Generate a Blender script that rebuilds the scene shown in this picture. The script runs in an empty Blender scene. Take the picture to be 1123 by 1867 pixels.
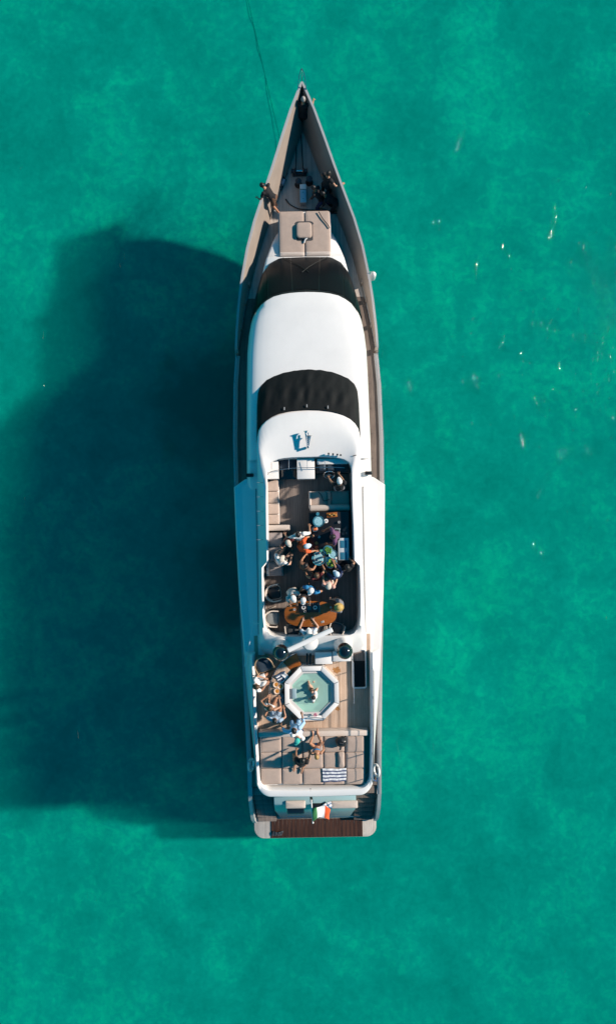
import bpy, bmesh, math, random
from mathutils import Vector, Matrix, noise
R = math.radians
random.seed(7)
S = bpy.context.scene
C = S.collection

# ---------------------------------------------------------------- camera
# The boat lies along +Y (bow) in its own frame; the drone hangs straight above it, 30 m over the water.
CAM_H, F_PX = 30.0, 1245.0
YAW = R(1.04)
cam_d = bpy.data.cameras.new('camera')
cam = bpy.data.objects.new('camera', cam_d); C.objects.link(cam)
cam.location = (-0.067, 0.0, CAM_H)
cam.rotation_euler = (0, 0, -YAW)
cam_d.sensor_fit = 'VERTICAL'; cam_d.sensor_height = 36.0
cam_d.lens = 36.0 * F_PX / 1867.0
cam_d.clip_start = 0.5; cam_d.clip_end = 6000
S.camera = cam

# ---------------------------------------------------------------- sky, sun, exposure
SUN_EL, SUN_AZ = R(29.0), R(15.0)            # azimuth from +X (starboard) towards the bow
sd = Vector((math.cos(SUN_EL)*math.cos(SUN_AZ), math.cos(SUN_EL)*math.sin(SUN_AZ), math.sin(SUN_EL)))
W = bpy.data.worlds.new('World'); S.world = W; W.use_nodes = True
wn = W.node_tree.nodes; wl = W.node_tree.links
sky = wn.new('ShaderNodeTexSky'); sky.sky_type = 'NISHITA'; sky.sun_disc = False
sky.sun_elevation = SUN_EL; sky.sun_rotation = math.atan2(sd.x, sd.y)
sky.air_density = 1.3; sky.dust_density = 0.0; sky.ozone_density = 7.0
hs = wn.new('ShaderNodeHueSaturation'); hs.inputs['Saturation'].default_value = 2.3; hs.inputs['Hue'].default_value = 0.472
wl.new(sky.outputs[0], hs.inputs['Color']); wl.new(hs.outputs[0], wn['Background'].inputs['Color'])
wn['Background'].inputs['Strength'].default_value = 0.078
sl = bpy.data.lights.new('sun', 'SUN'); so = bpy.data.objects.new('sun', sl); C.objects.link(so)
sl.energy = 5.0; sl.angle = R(2.4); sl.color = (1.0, 0.87, 0.745)
so.rotation_euler = sd.to_track_quat('Z', 'Y').to_euler()
S.view_settings.view_transform = 'Standard'; S.view_settings.look = 'None'
S.view_settings.exposure = 0.38; S.view_settings.gamma = 1.0; S.view_settings.use_curve_mapping = False
S.cycles.use_denoising = True
S.cycles.max_bounces = 8; S.cycles.volume_bounces = 0; S.cycles.diffuse_bounces = 1; S.cycles.transparent_max_bounces = 12
S.cycles.caustics_reflective = False; S.cycles.caustics_refractive = False

# ---------------------------------------------------------------- helpers
def B(u, v, z):
    """place in the boat's frame of what the photograph shows at (u, v) and stands z metres over the water"""
    s = F_PX/(CAM_H-z); x = (u-561.5)/s-0.067; y = (933.5-v)/s
    return Vector((math.cos(YAW)*x+math.sin(YAW)*y, -math.sin(YAW)*x+math.cos(YAW)*y, z))
def VY(v, z): return (933.5-v)*(CAM_H-z)/F_PX

def lin(c):
    return tuple(((x/255)/12.92 if x/255 <= 0.04045 else ((x/255+0.055)/1.055)**2.4) for x in c)

MATS = {}
def mat(name, col, rough=0.5, var=0.0, scale=8.0, bump=0.0, bscale=60.0, metal=0.0, spec=0.5, coat=0.0, stretch=(1,1,1)):
    if name in MATS: return MATS[name]
    m = bpy.data.materials.new(name); m.use_nodes = True; MATS[name] = m
    nt = m.node_tree; n = nt.nodes; l = nt.links; p = n['Principled BSDF']
    p.inputs['Base Color'].default_value = (*col, 1); p.inputs['Roughness'].default_value = rough
    p.inputs['Metallic'].default_value = metal; p.inputs['Specular IOR Level'].default_value = spec
    if coat: p.inputs['Coat Weight'].default_value = coat; p.inputs['Coat Roughness'].default_value = 0.08
    if var or bump:
        tc = n.new('ShaderNodeTexCoord'); mp = n.new('ShaderNodeMapping'); mp.inputs['Scale'].default_value = stretch
        l.new(tc.outputs['Object'], mp.inputs[0])
    if var:
        nz = n.new('ShaderNodeTexNoise'); nz.inputs['Scale'].default_value = scale; nz.inputs['Detail'].default_value = 6
        nz.inputs['Roughness'].default_value = 0.65
        l.new(mp.outputs[0], nz.inputs['Vector'])
        rp = n.new('ShaderNodeValToRGB'); e = rp.color_ramp.elements
        e[0].position = 0.3; e[1].position = 0.7
        e[0].color = (*[max(0, c*(1-var)) for c in col], 1); e[1].color = (*[min(1, c*(1+var)) for c in col], 1)
        l.new(nz.outputs['Fac'], rp.inputs[0]); l.new(rp.outputs[0], p.inputs['Base Color'])
    if bump:
        nb = n.new('ShaderNodeTexNoise'); nb.inputs['Scale'].default_value = bscale; nb.inputs['Detail'].default_value = 3
        l.new(mp.outputs[0], nb.inputs['Vector'])
        bp = n.new('ShaderNodeBump'); bp.inputs['Strength'].default_value = bump; bp.inputs['Distance'].default_value = 0.02
        l.new(nb.outputs['Fac'], bp.inputs['Height']); l.new(bp.outputs[0], p.inputs['Normal'])
    return m

def teak(name, dark, light, plank=0.075, rough=0.7, caulk=(0.02, 0.018, 0.016), axis='X', coat=0.0, cw=0.09):
    """planked teak: planks run fore and aft, each with its own tone, thin black caulking between"""
    m = bpy.data.materials.new(name); m.use_nodes = True; MATS[name] = m
    nt = m.node_tree; n = nt.nodes; l = nt.links; p = n['Principled BSDF']; p.inputs['Roughness'].default_value = rough
    if coat: p.inputs['Coat Weight'].default_value = coat; p.inputs['Coat Roughness'].default_value = 0.1
    tc = n.new('ShaderNodeTexCoord'); sp = n.new('ShaderNodeSeparateXYZ'); l.new(tc.outputs['Object'], sp.inputs[0])
    dv = n.new('ShaderNodeMath'); dv.operation = 'DIVIDE'; dv.inputs[1].default_value = plank; l.new(sp.outputs[axis], dv.inputs[0])
    fl = n.new('ShaderNodeMath'); fl.operation = 'FLOOR'; l.new(dv.outputs[0], fl.inputs[0])
    fr = n.new('ShaderNodeMath'); fr.operation = 'FRACT'; l.new(dv.outputs[0], fr.inputs[0])
    wnz = n.new('ShaderNodeTexWhiteNoise'); wnz.noise_dimensions = '1D'; l.new(fl.outputs[0], wnz.inputs['W'])
    mp = n.new('ShaderNodeMapping'); mp.inputs['Scale'].default_value = (14, 1.2, 14) if axis == 'X' else (1.2, 14, 14)
    l.new(tc.outputs['Object'], mp.inputs[0])
    nz = n.new('ShaderNodeTexNoise'); nz.inputs['Scale'].default_value = 3; nz.inputs['Detail'].default_value = 6; l.new(mp.outputs[0], nz.inputs['Vector'])
    st = n.new('ShaderNodeTexNoise'); st.inputs['Scale'].default_value = 1.1; st.inputs['Detail'].default_value = 5; l.new(tc.outputs['Object'], st.inputs['Vector'])
    a1 = n.new('ShaderNodeMath'); a1.operation = 'MULTIPLY_ADD'; a1.inputs[1].default_value = 0.35; l.new(wnz.outputs['Value'], a1.inputs[0]); l.new(nz.outputs['Fac'], a1.inputs[2])
    a2 = n.new('ShaderNodeMath'); a2.operation = 'MULTIPLY_ADD'; a2.inputs[1].default_value = 0.8; l.new(st.outputs['Fac'], a2.inputs[0]); l.new(a1.outputs[0], a2.inputs[2])
    rp = n.new('ShaderNodeValToRGB'); e = rp.color_ramp.elements; e[0].position = 0.75; e[1].position = 1.4 if False else 1.0
    sb = n.new('ShaderNodeMath'); sb.operation = 'MULTIPLY'; sb.inputs[1].default_value = 0.78; l.new(a2.outputs[0], sb.inputs[0])
    e[0].position = 0.6; e[1].position = 1.0
    e[0].color = (*dark, 1); e[1].color = (*light, 1); l.new(sb.outputs[0], rp.inputs[0])
    ca = n.new('ShaderNodeMath'); ca.operation = 'LESS_THAN'; ca.inputs[1].default_value = cw; l.new(fr.outputs[0], ca.inputs[0])
    mx = n.new('ShaderNodeMix'); mx.data_type = 'RGBA'; l.new(ca.outputs[0], mx.inputs['Factor']); l.new(rp.outputs[0], mx.inputs[6]); mx.inputs[7].default_value = (*caulk, 1)
    l.new(mx.outputs[2], p.inputs['Base Color'])
    bp = n.new('ShaderNodeBump'); bp.inputs['Strength'].default_value = 0.25; bp.inputs['Distance'].default_value = 0.004; bp.invert = True
    l.new(ca.outputs[0], bp.inputs['Height']); l.new(bp.outputs[0], p.inputs['Normal'])
    return m

M_WHITE = mat('white_gelcoat', (0.84, 0.81, 0.78), 0.28, 0.03, 1.3, coat=0.3)
M_HULL = mat('hull_paint', (0.66, 0.68, 0.70), 0.25, 0.03, 0.8, coat=0.4)
M_RIM = mat('cap_rail_paint', (0.42, 0.42, 0.42), 0.4, 0.06, 3)
M_BEIGE = mat('bulwark_paint', (0.30, 0.25, 0.212), 0.55, 0.08, 2.0, 0.1, 30)
M_TEAK = teak('weathered_teak', (0.115, 0.086, 0.07), (0.205, 0.158, 0.13))
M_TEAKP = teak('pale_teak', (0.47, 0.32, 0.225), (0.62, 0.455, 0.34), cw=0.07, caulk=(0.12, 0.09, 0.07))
M_TEAKC = teak('grey_brown_teak', (0.16, 0.125, 0.108), (0.27, 0.215, 0.185))  # grey brown teak of the flybridge sole and some steps
M_FORE = teak('scrubbed_teak', (0.42, 0.37, 0.33), (0.60, 0.53, 0.47), cw=0.06, caulk=(0.12, 0.11, 0.10))
M_TEAKD = teak('dark_oiled_teak', (0.034, 0.014, 0.008), (0.085, 0.036, 0.020), plank=0.09, rough=0.4, caulk=(0.006, 0.005, 0.004))
M_VARN = teak('varnished_wood', (0.23, 0.062, 0.004), (0.36, 0.11, 0.009), plank=0.6, rough=0.35, coat=0.6, axis='Y', cw=0.004, caulk=(0.2, 0.06, 0.01))
M_CUSH = mat('taupe_cushion', (0.45, 0.345, 0.285), 0.85, 0.07, 5, 0.25, 140)
M_CUSHL = mat('cream_cushion', (0.56, 0.47, 0.41), 0.85, 0.06, 5, 0.25, 140)
M_GLASS = mat('tinted_glass', (0.006, 0.008, 0.010), 0.3, spec=0.06)
M_MESH = mat('black_mesh_fabric', (0.0065, 0.008, 0.0085), 0.7, 0.25, 6, 0.3, 200, spec=0.2)
M_BLACK = mat('black_plastic', (0.012, 0.012, 0.013), 0.35)
M_GLOSSB = mat('black_gloss', (0.006, 0.007, 0.009), 0.12, coat=1.0)
M_STEEL = mat('stainless_steel', (0.62, 0.63, 0.64), 0.22, metal=1.0)
M_DARKM = mat('dark_metal', (0.05, 0.055, 0.065), 0.4, 0.2, 10, metal=0.4)
M_GREYP = mat('grey_panel', (0.25, 0.27, 0.29), 0.5, 0.08, 4)
M_NAVY = mat('navy_fabric', (0.025, 0.045, 0.07), 0.8, 0.15, 6, 0.2, 150)
M_CHAR = mat('charcoal_fabric', (0.05, 0.055, 0.06), 0.85, 0.15, 6, 0.2, 150)
M_ROPE = mat('dark_rope', (0.02, 0.025, 0.035), 0.8, 0.3, 40)
M_ROPEW = mat('pale_rope', (0.5, 0.47, 0.42), 0.8, 0.2, 40)

class MB:
    def __init__(s): s.v = []; s.f = []; s.m = []
    def add(s, vs, fs, mi=0):
        o = len(s.v); s.v += [tuple(p) for p in vs]; s.f += [tuple(i+o for i in f) for f in fs]; s.m += [mi]*len(fs); return s
    def box(s, c, d, rz=0.0, mi=0, rx=0.0):
        m = Matrix.Translation(c) @ Matrix.Rotation(rz, 4, 'Z') @ Matrix.Rotation(rx, 4, 'X')
        h = [x/2 for x in d]
        vs = [m @ Vector((a*h[0], b*h[1], e*h[2])) for e in (-1, 1) for a, b in ((-1,-1),(1,-1),(1,1),(-1,1))]
        return s.add(vs, [(3,2,1,0),(4,5,6,7),(0,1,5,4),(1,2,6,5),(2,3,7,6),(3,0,4,7)], mi)
    def loft(s, rings, closed=True, cap0=False, cap1=False, mi=0):
        n = len(rings[0]); vs = [p for r in rings for p in r]; fs = []
        for i in range(len(rings)-1):
            for j in range(n if closed else n-1):
                k = (j+1) % n; fs.append((i*n+j, i*n+k, (i+1)*n+k, (i+1)*n+j))
        if cap0: fs.append(tuple(range(n-1, -1, -1)))
        if cap1: fs.append(tuple((len(rings)-1)*n+j for j in range(n)))
        return s.add(vs, fs, mi)
    def prism(s, poly, z0, z1, mi=0):
        return s.loft([[(p[0], p[1], z0) for p in poly], [(p[0], p[1], z1) for p in poly]], True, True, True, mi)
    def tube(s, pts, r, n=8, caps=True, mi=0):
        pts = [Vector(p) for p in pts]; rr = r if isinstance(r, (list, tuple)) else [r]*len(pts)
        rings = []; up = Vector((0, 0, 1)); prev = None
        for i, p in enumerate(pts):
            t = (pts[min(i+1, len(pts)-1)]-pts[max(i-1, 0)])
            t = t.normalized() if t.length > 1e-9 else Vector((0, 0, 1))
            if prev is None:
                a = t.cross(up)
                if a.length < 1e-3: a = t.cross(Vector((0, 1, 0)))
            else: a = prev-t*prev.dot(t)
            a.normalize(); b = t.cross(a); prev = a
            rings.append([p+(a*math.cos(2*math.pi*k/n)+b*math.sin(2*math.pi*k/n))*rr[i] for k in range(n)])
        return s.loft(rings, True, caps, caps, mi)
    def lathe(s, prof, c=(0, 0, 0), n=20, mi=0, cap0=True, cap1=True, sc=(1, 1)):
        rings = [[(c[0]+r*math.cos(2*math.pi*k/n)*sc[0], c[1]+r*math.sin(2*math.pi*k/n)*sc[1], c[2]+z) for k in range(n)] for r, z in prof]
        return s.loft(rings, True, cap0, cap1, mi)
    def ell(s, c, r, n=12, k=8, mi=0, rot=None):
        c = Vector(c); rings = []
        for i in range(1, k):
            th = math.pi*i/k
            rings.append([Vector((r[0]*math.sin(th)*math.cos(2*math.pi*j/n), r[1]*math.sin(th)*math.sin(2*math.pi*j/n), -r[2]*math.cos(th))) for j in range(n)])
        vs = [Vector((0, 0, -r[2]))]+[p for q in rings for p in q]+[Vector((0, 0, r[2]))]
        if rot: vs = [rot @ p for p in vs]
        vs = [p+c for p in vs]; fs = []
        for j in range(n): fs.append((0, 1+(j+1) % n, 1+j))
        for i in range(k-2):
            for j in range(n):
                a = 1+i*n+j; b = 1+i*n+(j+1) % n; fs.append((a, b, b+n, a+n))
        o = 1+(k-2)*n; t = len(vs)-1
        for j in range(n): fs.append((o+j, o+(j+1) % n, t))
        return s.add(vs, fs, mi)
    def mesh(s, name, bevel=0.0, seg=2, ang=40, sub=0):
        me = bpy.data.meshes.new(name); me.from_pydata(s.v, [], s.f)
        bm = bmesh.new(); bm.from_mesh(me)
        for i, f in enumerate(bm.faces): f.material_index = s.m[i]
        bmesh.ops.recalc_face_normals(bm, faces=bm.faces)
        if bevel:
            es = [e for e in bm.edges if len(e.link_faces) == 2 and e.calc_face_angle(0) > R(28)]
            bmesh.ops.bevel(bm, geom=es, offset=bevel, segments=seg, affect='EDGES', profile=0.5, clamp_overlap=True)
        for f in bm.faces: f.smooth = True
        bm.to_mesh(me); bm.free()
        me.set_sharp_from_angle(angle=R(ang))
        return me
    def build(s, name, m, parent=None, bevel=0.0, seg=2, loc=(0, 0, 0), rz=0.0, ang=40):
        me = s.mesh(name, bevel, seg, ang)
        for q in (m if isinstance(m, (list, tuple)) else [m]): me.materials.append(q)
        o = bpy.data.objects.new(name, me); C.objects.link(o); o.location = loc; o.rotation_euler = (0, 0, rz)
        if parent: o.parent = parent
        return o

def tag(o, label, cat, group=None, kind=None):
    o['label'] = label; o['category'] = cat
    if group: o['group'] = group
    if kind: o['kind'] = kind
    return o
def thing(name, label, cat, loc=(0, 0, 0), rz=0.0, group=None):
    o = bpy.data.objects.new(name, None); C.objects.link(o); o.location = loc; o.rotation_euler = (0, 0, rz)
    o.empty_display_size = 0.2
    return tag(o, label, cat, group)
def copy_tree(o, parent=None):
    c = o.copy(); C.objects.link(c); c.parent = parent
    for ch in [x for x in bpy.data.objects if x.parent == o]: copy_tree(ch, c)
    return c
def interp(tab, x):
    """linear interpolation in a table of (x, a, b, ...) sorted by falling x"""
    if x >= tab[0][0]: return tab[0][1:]
    for p, q in zip(tab, tab[1:]):
        if x >= q[0]:
            t = (p[0]-x)/(p[0]-q[0]); return tuple(a+(b-a)*t for a, b in zip(p[1:], q[1:]))
    return tab[-1][1:]
def smooth(pts, n=6, closed=False):
    """Catmull-Rom through points"""
    P = [Vector(p) for p in pts]; out = []
    m = len(P)
    for i in range(m if closed else m-1):
        p0 = P[(i-1) % m] if closed or i > 0 else P[i]; p1 = P[i]; p2 = P[(i+1) % m]
        p3 = P[(i+2) % m] if closed or i+2 < m else p2
        for k in range(n):
            t = k/n
            out.append(0.5*((2*p1)+(p2-p0)*t+(2*p0-5*p1+4*p2-p3)*t*t+(3*p1-p0-3*p2+p3)*t**3))
    if not closed: out.append(P[-1])
    return out
def rrect(w, h, r, n=5):
    out = []
    for cx, cy, a0 in ((w/2-r, h/2-r, 0), (-w/2+r, h/2-r, 90), (-w/2+r, -h/2+r, 180), (w/2-r, -h/2+r, 270)):
        for k in range(n+1):
            a = R(a0+90*k/n); out.append((cx+r*math.cos(a), cy+r*math.sin(a)))
    return out
def cushion(mb, c, w, h, t, rz=0.0, r=0.05, puff=0.03, mi=0):
    """soft slab: rounded plan, rounded edges, slightly domed top"""
    cz = Matrix.Rotation(rz, 3, 'Z'); c = Vector(c); rings = []
    rr = min(r, w*0.3, h*0.3)
    for ins, z in ((0.02, 0), (0, 0.02), (0, t-0.03), (0.012, t-0.01), (0.035, t)):
        rings.append([c+cz @ Vector((p[0], p[1], z)) for p in rrect(w-2*ins, h-2*ins, max(0.01, rr-ins))])
    for fac, z in ((0.75, t+puff*0.5), (0.4, t+puff*0.85), (0.08, t+puff)):
        rings.append([c+cz @ Vector((p[0]*fac, p[1]*fac, z)) for p in rrect(w-0.07, h-0.07, max(0.01, rr-0.035))])
    mb.loft(rings, True, True, True, mi)
    return mb

# ---------------------------------------------------------------- sea and sea bed
def sheet(name, z, size, m, n=1):
    mb = MB(); h = size/2
    mb.add([(-h, -h, z), (h, -h, z), (h, h, z), (-h, h, z)], [(0, 1, 2, 3)])
    o = mb.build(name, m); o['kind'] = 'structure'; return o

def seabed_mat():
    m = bpy.data.materials.new('sandy_sea_bed'); m.use_nodes = True
    nt = m.node_tree; n = nt.nodes; l = nt.links; p = n['Principled BSDF']; p.inputs['Roughness'].default_value = 0.95
    p.inputs['Specular IOR Level'].default_value = 0.0
    tc = n.new('ShaderNodeTexCoord')
    def nz(scale, det, rough=0.6, dist=0.0, loc=(0, 0, 0)):
        mp = n.new('ShaderNodeMapping'); mp.inputs['Location'].default_value = loc; l.new(tc.outputs['Object'], mp.inputs[0])
        t = n.new('ShaderNodeTexNoise'); t.inputs['Scale'].default_value = scale; t.inputs['Detail'].default_value = det
        t.inputs['Roughness'].default_value = rough; t.inputs['Distortion'].default_value = dist; l.new(mp.outputs[0], t.inputs['Vector']); return t
    big, mid, fine = nz(0.11, 3, 0.5, 0.5, (3, 8, 0)), nz(0.42, 5, 0.62, 0.7, (1.5, 0, 0)), nz(2.6, 5, 0.7, 0.4)
    def mad(a, k, b):
        x = n.new('ShaderNodeMath'); x.operation = 'MULTIPLY_ADD'; l.new(a, x.inputs[0]); x.inputs[1].default_value = k
        if b is None: x.inputs[2].default_value = 0
        else: l.new(b, x.inputs[2])
        return x.outputs[0]
    f = mad(fine.outputs['Fac'], 0.42, mad(mid.outputs['Fac'], 0.43, mad(big.outputs['Fac'], 0.35, None)))
    rp = n.new('ShaderNodeValToRGB'); e = rp.color_ramp.elements
    e[0].position = 0.42; e[0].color = (0.25, 0.235, 0.23, 1); e[1].position = 0.80; e[1].color = (0.78, 0.80, 0.50, 1)
    k = e.new(0.60); k.color = (0.42, 0.405, 0.36, 1)
    l.new(f, rp.inputs[0])
    # cloudy dark seagrass; along the port side it also paints the boat's shadow deeper
    grass_shade = None
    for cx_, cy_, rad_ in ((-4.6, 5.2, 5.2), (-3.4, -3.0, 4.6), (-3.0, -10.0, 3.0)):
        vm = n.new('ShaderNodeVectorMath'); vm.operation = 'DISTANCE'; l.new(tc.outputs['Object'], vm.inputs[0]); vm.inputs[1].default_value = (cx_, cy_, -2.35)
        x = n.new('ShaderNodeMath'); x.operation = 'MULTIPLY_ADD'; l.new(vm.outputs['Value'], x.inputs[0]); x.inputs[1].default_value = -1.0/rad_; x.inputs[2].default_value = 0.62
        if grass_shade is None: grass_shade = x.outputs[0]
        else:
            y = n.new('ShaderNodeMath'); y.operation = 'MAXIMUM'; l.new(grass_shade, y.inputs[0]); l.new(x.outputs[0], y.inputs[1]); grass_shade = y.outputs[0]
    gf = mad(mid.outputs['Fac'], 1.3, grass_shade)
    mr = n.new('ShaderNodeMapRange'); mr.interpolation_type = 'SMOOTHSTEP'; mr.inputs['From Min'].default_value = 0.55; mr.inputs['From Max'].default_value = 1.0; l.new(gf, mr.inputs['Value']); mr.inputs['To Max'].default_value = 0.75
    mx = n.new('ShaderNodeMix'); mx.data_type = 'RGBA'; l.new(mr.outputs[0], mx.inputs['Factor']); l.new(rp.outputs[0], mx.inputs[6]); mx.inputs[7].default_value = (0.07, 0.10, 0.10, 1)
    l.new(mx.outputs[2], p.inputs['Base Color'])
    return m
def water_mat():
    m = bpy.data.materials.new('sea_water'); m.use_nodes = True
    nt = m.node_tree; n = nt.nodes; l = nt.links; n.remove(n['Principled BSDF']); out = n['Material Output']
    tc = n.new('ShaderNodeTexCoord')
    mp = n.new('ShaderNodeMapping'); mp.inputs['Scale'].default_value = (1.5, 0.75, 1); mp.inputs['Rotation'].default_value = (0, 0, R(-8)); l.new(tc.outputs['Object'], mp.inputs[0])
    a = n.new('ShaderNodeTexNoise'); a.inputs['Scale'].default_value = 1.0; a.inputs['Detail'].default_value = 3; l.new(mp.outputs[0], a.inputs['Vector'])
    b = n.new('ShaderNodeTexNoise'); b.inputs['Scale'].default_value = 5.0; b.inputs['Detail'].default_value = 4; b.inputs['Distortion'].default_value = 0.6; l.new(mp.outputs[0], b.inputs['Vector'])
    b1 = n.new('ShaderNodeBump'); b1.inputs['Strength'].default_value = 1.0; b1.inputs['Distance'].default_value = 0.06; l.new(a.outputs['Fac'], b1.inputs['Height'])
    b2 = n.new('ShaderNodeBump'); b2.inputs['Strength'].default_value = 1.0; b2.inputs['Distance'].default_value = 0.026; l.new(b.outputs['Fac'], b2.inputs['Height']); l.new(b1.outputs[0], b2.inputs['Normal'])
    # a few streaks of steep little ripples, stretched along the wave crests
    m3 = n.new('ShaderNodeMapping'); m3.inputs['Scale'].default_value = (0.42, 0.10, 1); m3.inputs['Rotation'].default_value = (0, 0, R(-9)); l.new(tc.outputs['Object'], m3.inputs[0])
    k3 = n.new('ShaderNodeTexNoise'); k3.inputs['Scale'].default_value = 2.7; k3.inputs['Detail'].default_value = 4; k3.inputs['Roughness'].default_value = 0.6; l.new(m3.outputs[0], k3.inputs['Vector'])
    r3 = n.new('ShaderNodeMapRange'); r3.inputs['From Min'].default_value = 0.655; r3.inputs['From Max'].default_value = 0.755; l.new(k3.outputs['Fac'], r3.inputs['Value'])
    m4 = n.new('ShaderNodeMapping'); m4.inputs['Scale'].default_value = (1.0, 0.5, 1); l.new(tc.outputs['Object'], m4.inputs[0])
    c3 = n.new('ShaderNodeTexNoise'); c3.inputs['Scale'].default_value = 5.5; c3.inputs['Detail'].default_value = 2; l.new(m4.outputs[0], c3.inputs['Vector'])
    h3 = n.new('ShaderNodeMath'); h3.operation = 'MULTIPLY'; l.new(c3.outputs['Fac'], h3.inputs[0]); l.new(r3.outputs[0], h3.inputs[1])
    b3 = n.new('ShaderNodeBump'); b3.inputs['Strength'].default_value = 1.0; b3.inputs['Distance'].default_value = 0.085; l.new(h3.outputs[0], b3.inputs['Height']); l.new(b2.outputs[0], b3.inputs['Normal']); b2 = b3
    tr = n.new('ShaderNodeBsdfTransparent'); tr.inputs[0].default_value = (0.22, 0.975, 0.945, 1)
    gl = n.new('ShaderNodeBsdfGlossy'); gl.inputs['Roughness'].default_value = 0.07; l.new(b2.outputs[0], gl.inputs['Normal'])
    # Schlick reflectance from the facing angle (the same from above and from below)
    ge = n.new('ShaderNodeNewGeometry'); dt = n.new('ShaderNodeVectorMath'); dt.operation = 'DOT_PRODUCT'; l.new(ge.outputs['Incoming'], dt.inputs[0]); l.new(b2.outputs[0], dt.inputs[1])
    def mth(op, a, b):
        x = n.new('ShaderNodeMath'); x.operation = op; x.use_clamp = True
        for i, q in enumerate((a, b)):
            if q is None: continue
            if isinstance(q, float): x.inputs[i].default_value = q
            else: l.new(q, x.inputs[i])
        return x.outputs[0]
    fr_ = mth('ADD', mth('MULTIPLY', mth('POWER', mth('SUBTRACT', 1.0, mth('ABSOLUTE', dt.outputs['Value'], None)), 5.0), 0.98), 0.02)
    mx = n.new('ShaderNodeMixShader'); l.new(fr_, mx.inputs[0]); l.new(tr.outputs[0], mx.inputs[1]); l.new(gl.outputs[0], mx.inputs[2])
    l.new(mx.outputs[0], out.inputs['Surface'])
    # slightly turbid green water: it scatters and absorbs along the way to the bottom
    vs_ = n.new('ShaderNodeVolumeScatter'); vs_.inputs['Color'].default_value = (0.02, 0.95, 0.78, 1); vs_.inputs['Density'].default_value = 0.12; vs_.inputs['Anisotropy'].default_value = 0.0
    va = n.new('ShaderNodeVolumeAbsorption'); va.inputs['Color'].default_value = (0.0, 0.955, 0.90, 1); va.inputs['Density'].default_value = 0.5
    ad = n.new('ShaderNodeAddShader'); l.new(vs_.outputs[0], ad.inputs[0]); l.new(va.outputs[0], ad.inputs[1]); l.new(ad.outputs[0], out.inputs['Volume'])
    return m
SEA_D = 2.35
g = [-2500, -600, -150, -60]+[-36+0.5*k for k in range(145)]+[60, 150, 600, 2500]; ng = len(g)
mb = MB(); mb.add([(x, y, -SEA_D+(0.20*noise.noise(Vector((x*0.22, y*0.22, 1.0)))+0.10*noise.noise(Vector((x*0.6, y*0.6, 5.0)))+0.03*noise.noise(Vector((x*1.6, y*1.6, 8.0))))*(1 if abs(x) < 40 and abs(y) < 40 else 0)) for y in g for x in g],
                 [(j*ng+i, j*ng+i+1, (j+1)*ng+i+1, (j+1)*ng+i) for j in range(ng-1) for i in range(ng-1)])
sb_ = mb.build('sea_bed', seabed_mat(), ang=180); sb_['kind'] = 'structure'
wat = MB().box((0, 0, -3.0), (5000, 5000, 6.0)).build('water', water_mat()); wat['kind'] = 'structure'

# ================================================================ the yacht
yacht = thing('motor_yacht', 'long white motor yacht with teak decks lying in green water', 'yacht')
FLY = 5.25          # flybridge sole
DECK = 2.6          # main deck
# Y, half breadth at the rim, rim height
HULL = [(16.18, 0.02, 4.3), (15.9, 0.16, 4.27), (15.2, 0.47, 4.2), (14.22, 0.83, 4.1), (13.23, 1.18, 4.0), (12.23, 1.55, 3.9), (11.23, 1.93, 3.8),
        (10.23, 2.24, 3.65), (9.23, 2.46, 3.5), (8.99, 2.50, 3.48)]
HULL2 = [(8.98, 2.50, 2.72), (8.19, 2.63, 2.72), (7.13, 2.76, 2.72), (6.32, 2.83, 2.72)]
HULL3 = [(6.30, 2.83, 2.65), (5.08, 2.93, 2.65), (2.91, 2.99, 2.65), (1.27, 2.98, 2.65), (-2.5, 2.90, 2.65), (-6.17, 2.77, 2.65), (-9.05, 2.69, 2.65), (-10.19, 2.66, 2.64),
         (-11.37, 2.65, 2.55), (-12.2, 2.66, 2.0), (-12.9, 2.66, 1.30), (-13.25, 2.62, 0.80)]
TAB = HULL+HULL2+HULL3
def stemz(y): return interp([(16.18, 4.2), (15.6, 3.0), (14.6, 1.3), (13.4, 0.0), (12.2, -0.9), (11, -1.2), (-13.35, -1.1)], y)[0]
def flare(y): return min(0.9, max(0.16, 0.16+(y-5.5)*0.085))
def hull_full(y):          # sheer before the low sections are cut into the bulwark
    return interp([t for t in HULL]+[(8.19, 2.63, 3.34), (7.13, 2.76, 3.12), (6.31, 2.83, 2.90)], y) if y > 6.305 else interp(HULL3, y)
def hull_w(y, z):
    hw, zr = hull_full(y); zk = stemz(y)
    s = max(0.0, min(1.0, (z-zk)/max(0.01, zr-zk))); return hw*s**flare(y)
def refine(tab, n=3):
    out = []
    for p, q in zip(tab, tab[1:]):
        for k in range(n): t = k/n; out.append(tuple(a+(b-a)*t for a, b in zip(p, q)))
    return out+[tab[-1]]
mb = MB(); NS = 11
ST = refine(HULL)+refine(HULL2, 2)+refine(HULL3, 2)
rings = []
for y, hw, zr in ST:
    zk = stemz(y); half = []
    for i in range(NS+1):
        s = (i/NS)**1.6; z = zk+(zr-zk)*s; half.append((hull_w(y, z) if i else 0.0, z))
    half[-1] = (max(half[-1][0], 0.01), zr)
    rings.append([(-w, y, z) for w, z in reversed(half)]+[(w, y, z) for w, z in half[1:]])
mb.loft(rings, False)
lp = [q for q in rings[-1] if q[2] < 0.45]; mb.add(lp, [tuple(range(len(lp)))])
hull = mb.build('hull', M_HULL, yacht)
# rubbing strake along both sides
for s in (1, -1):
    pts = [(s*(hull_w(y, 2.35)+0.015), y, 2.35) for y in [15-0.6*k for k in range(44)]]
    MB().tube(pts, 0.04, 6).build('rubbing_strake', M_STEEL, hull)
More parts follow.
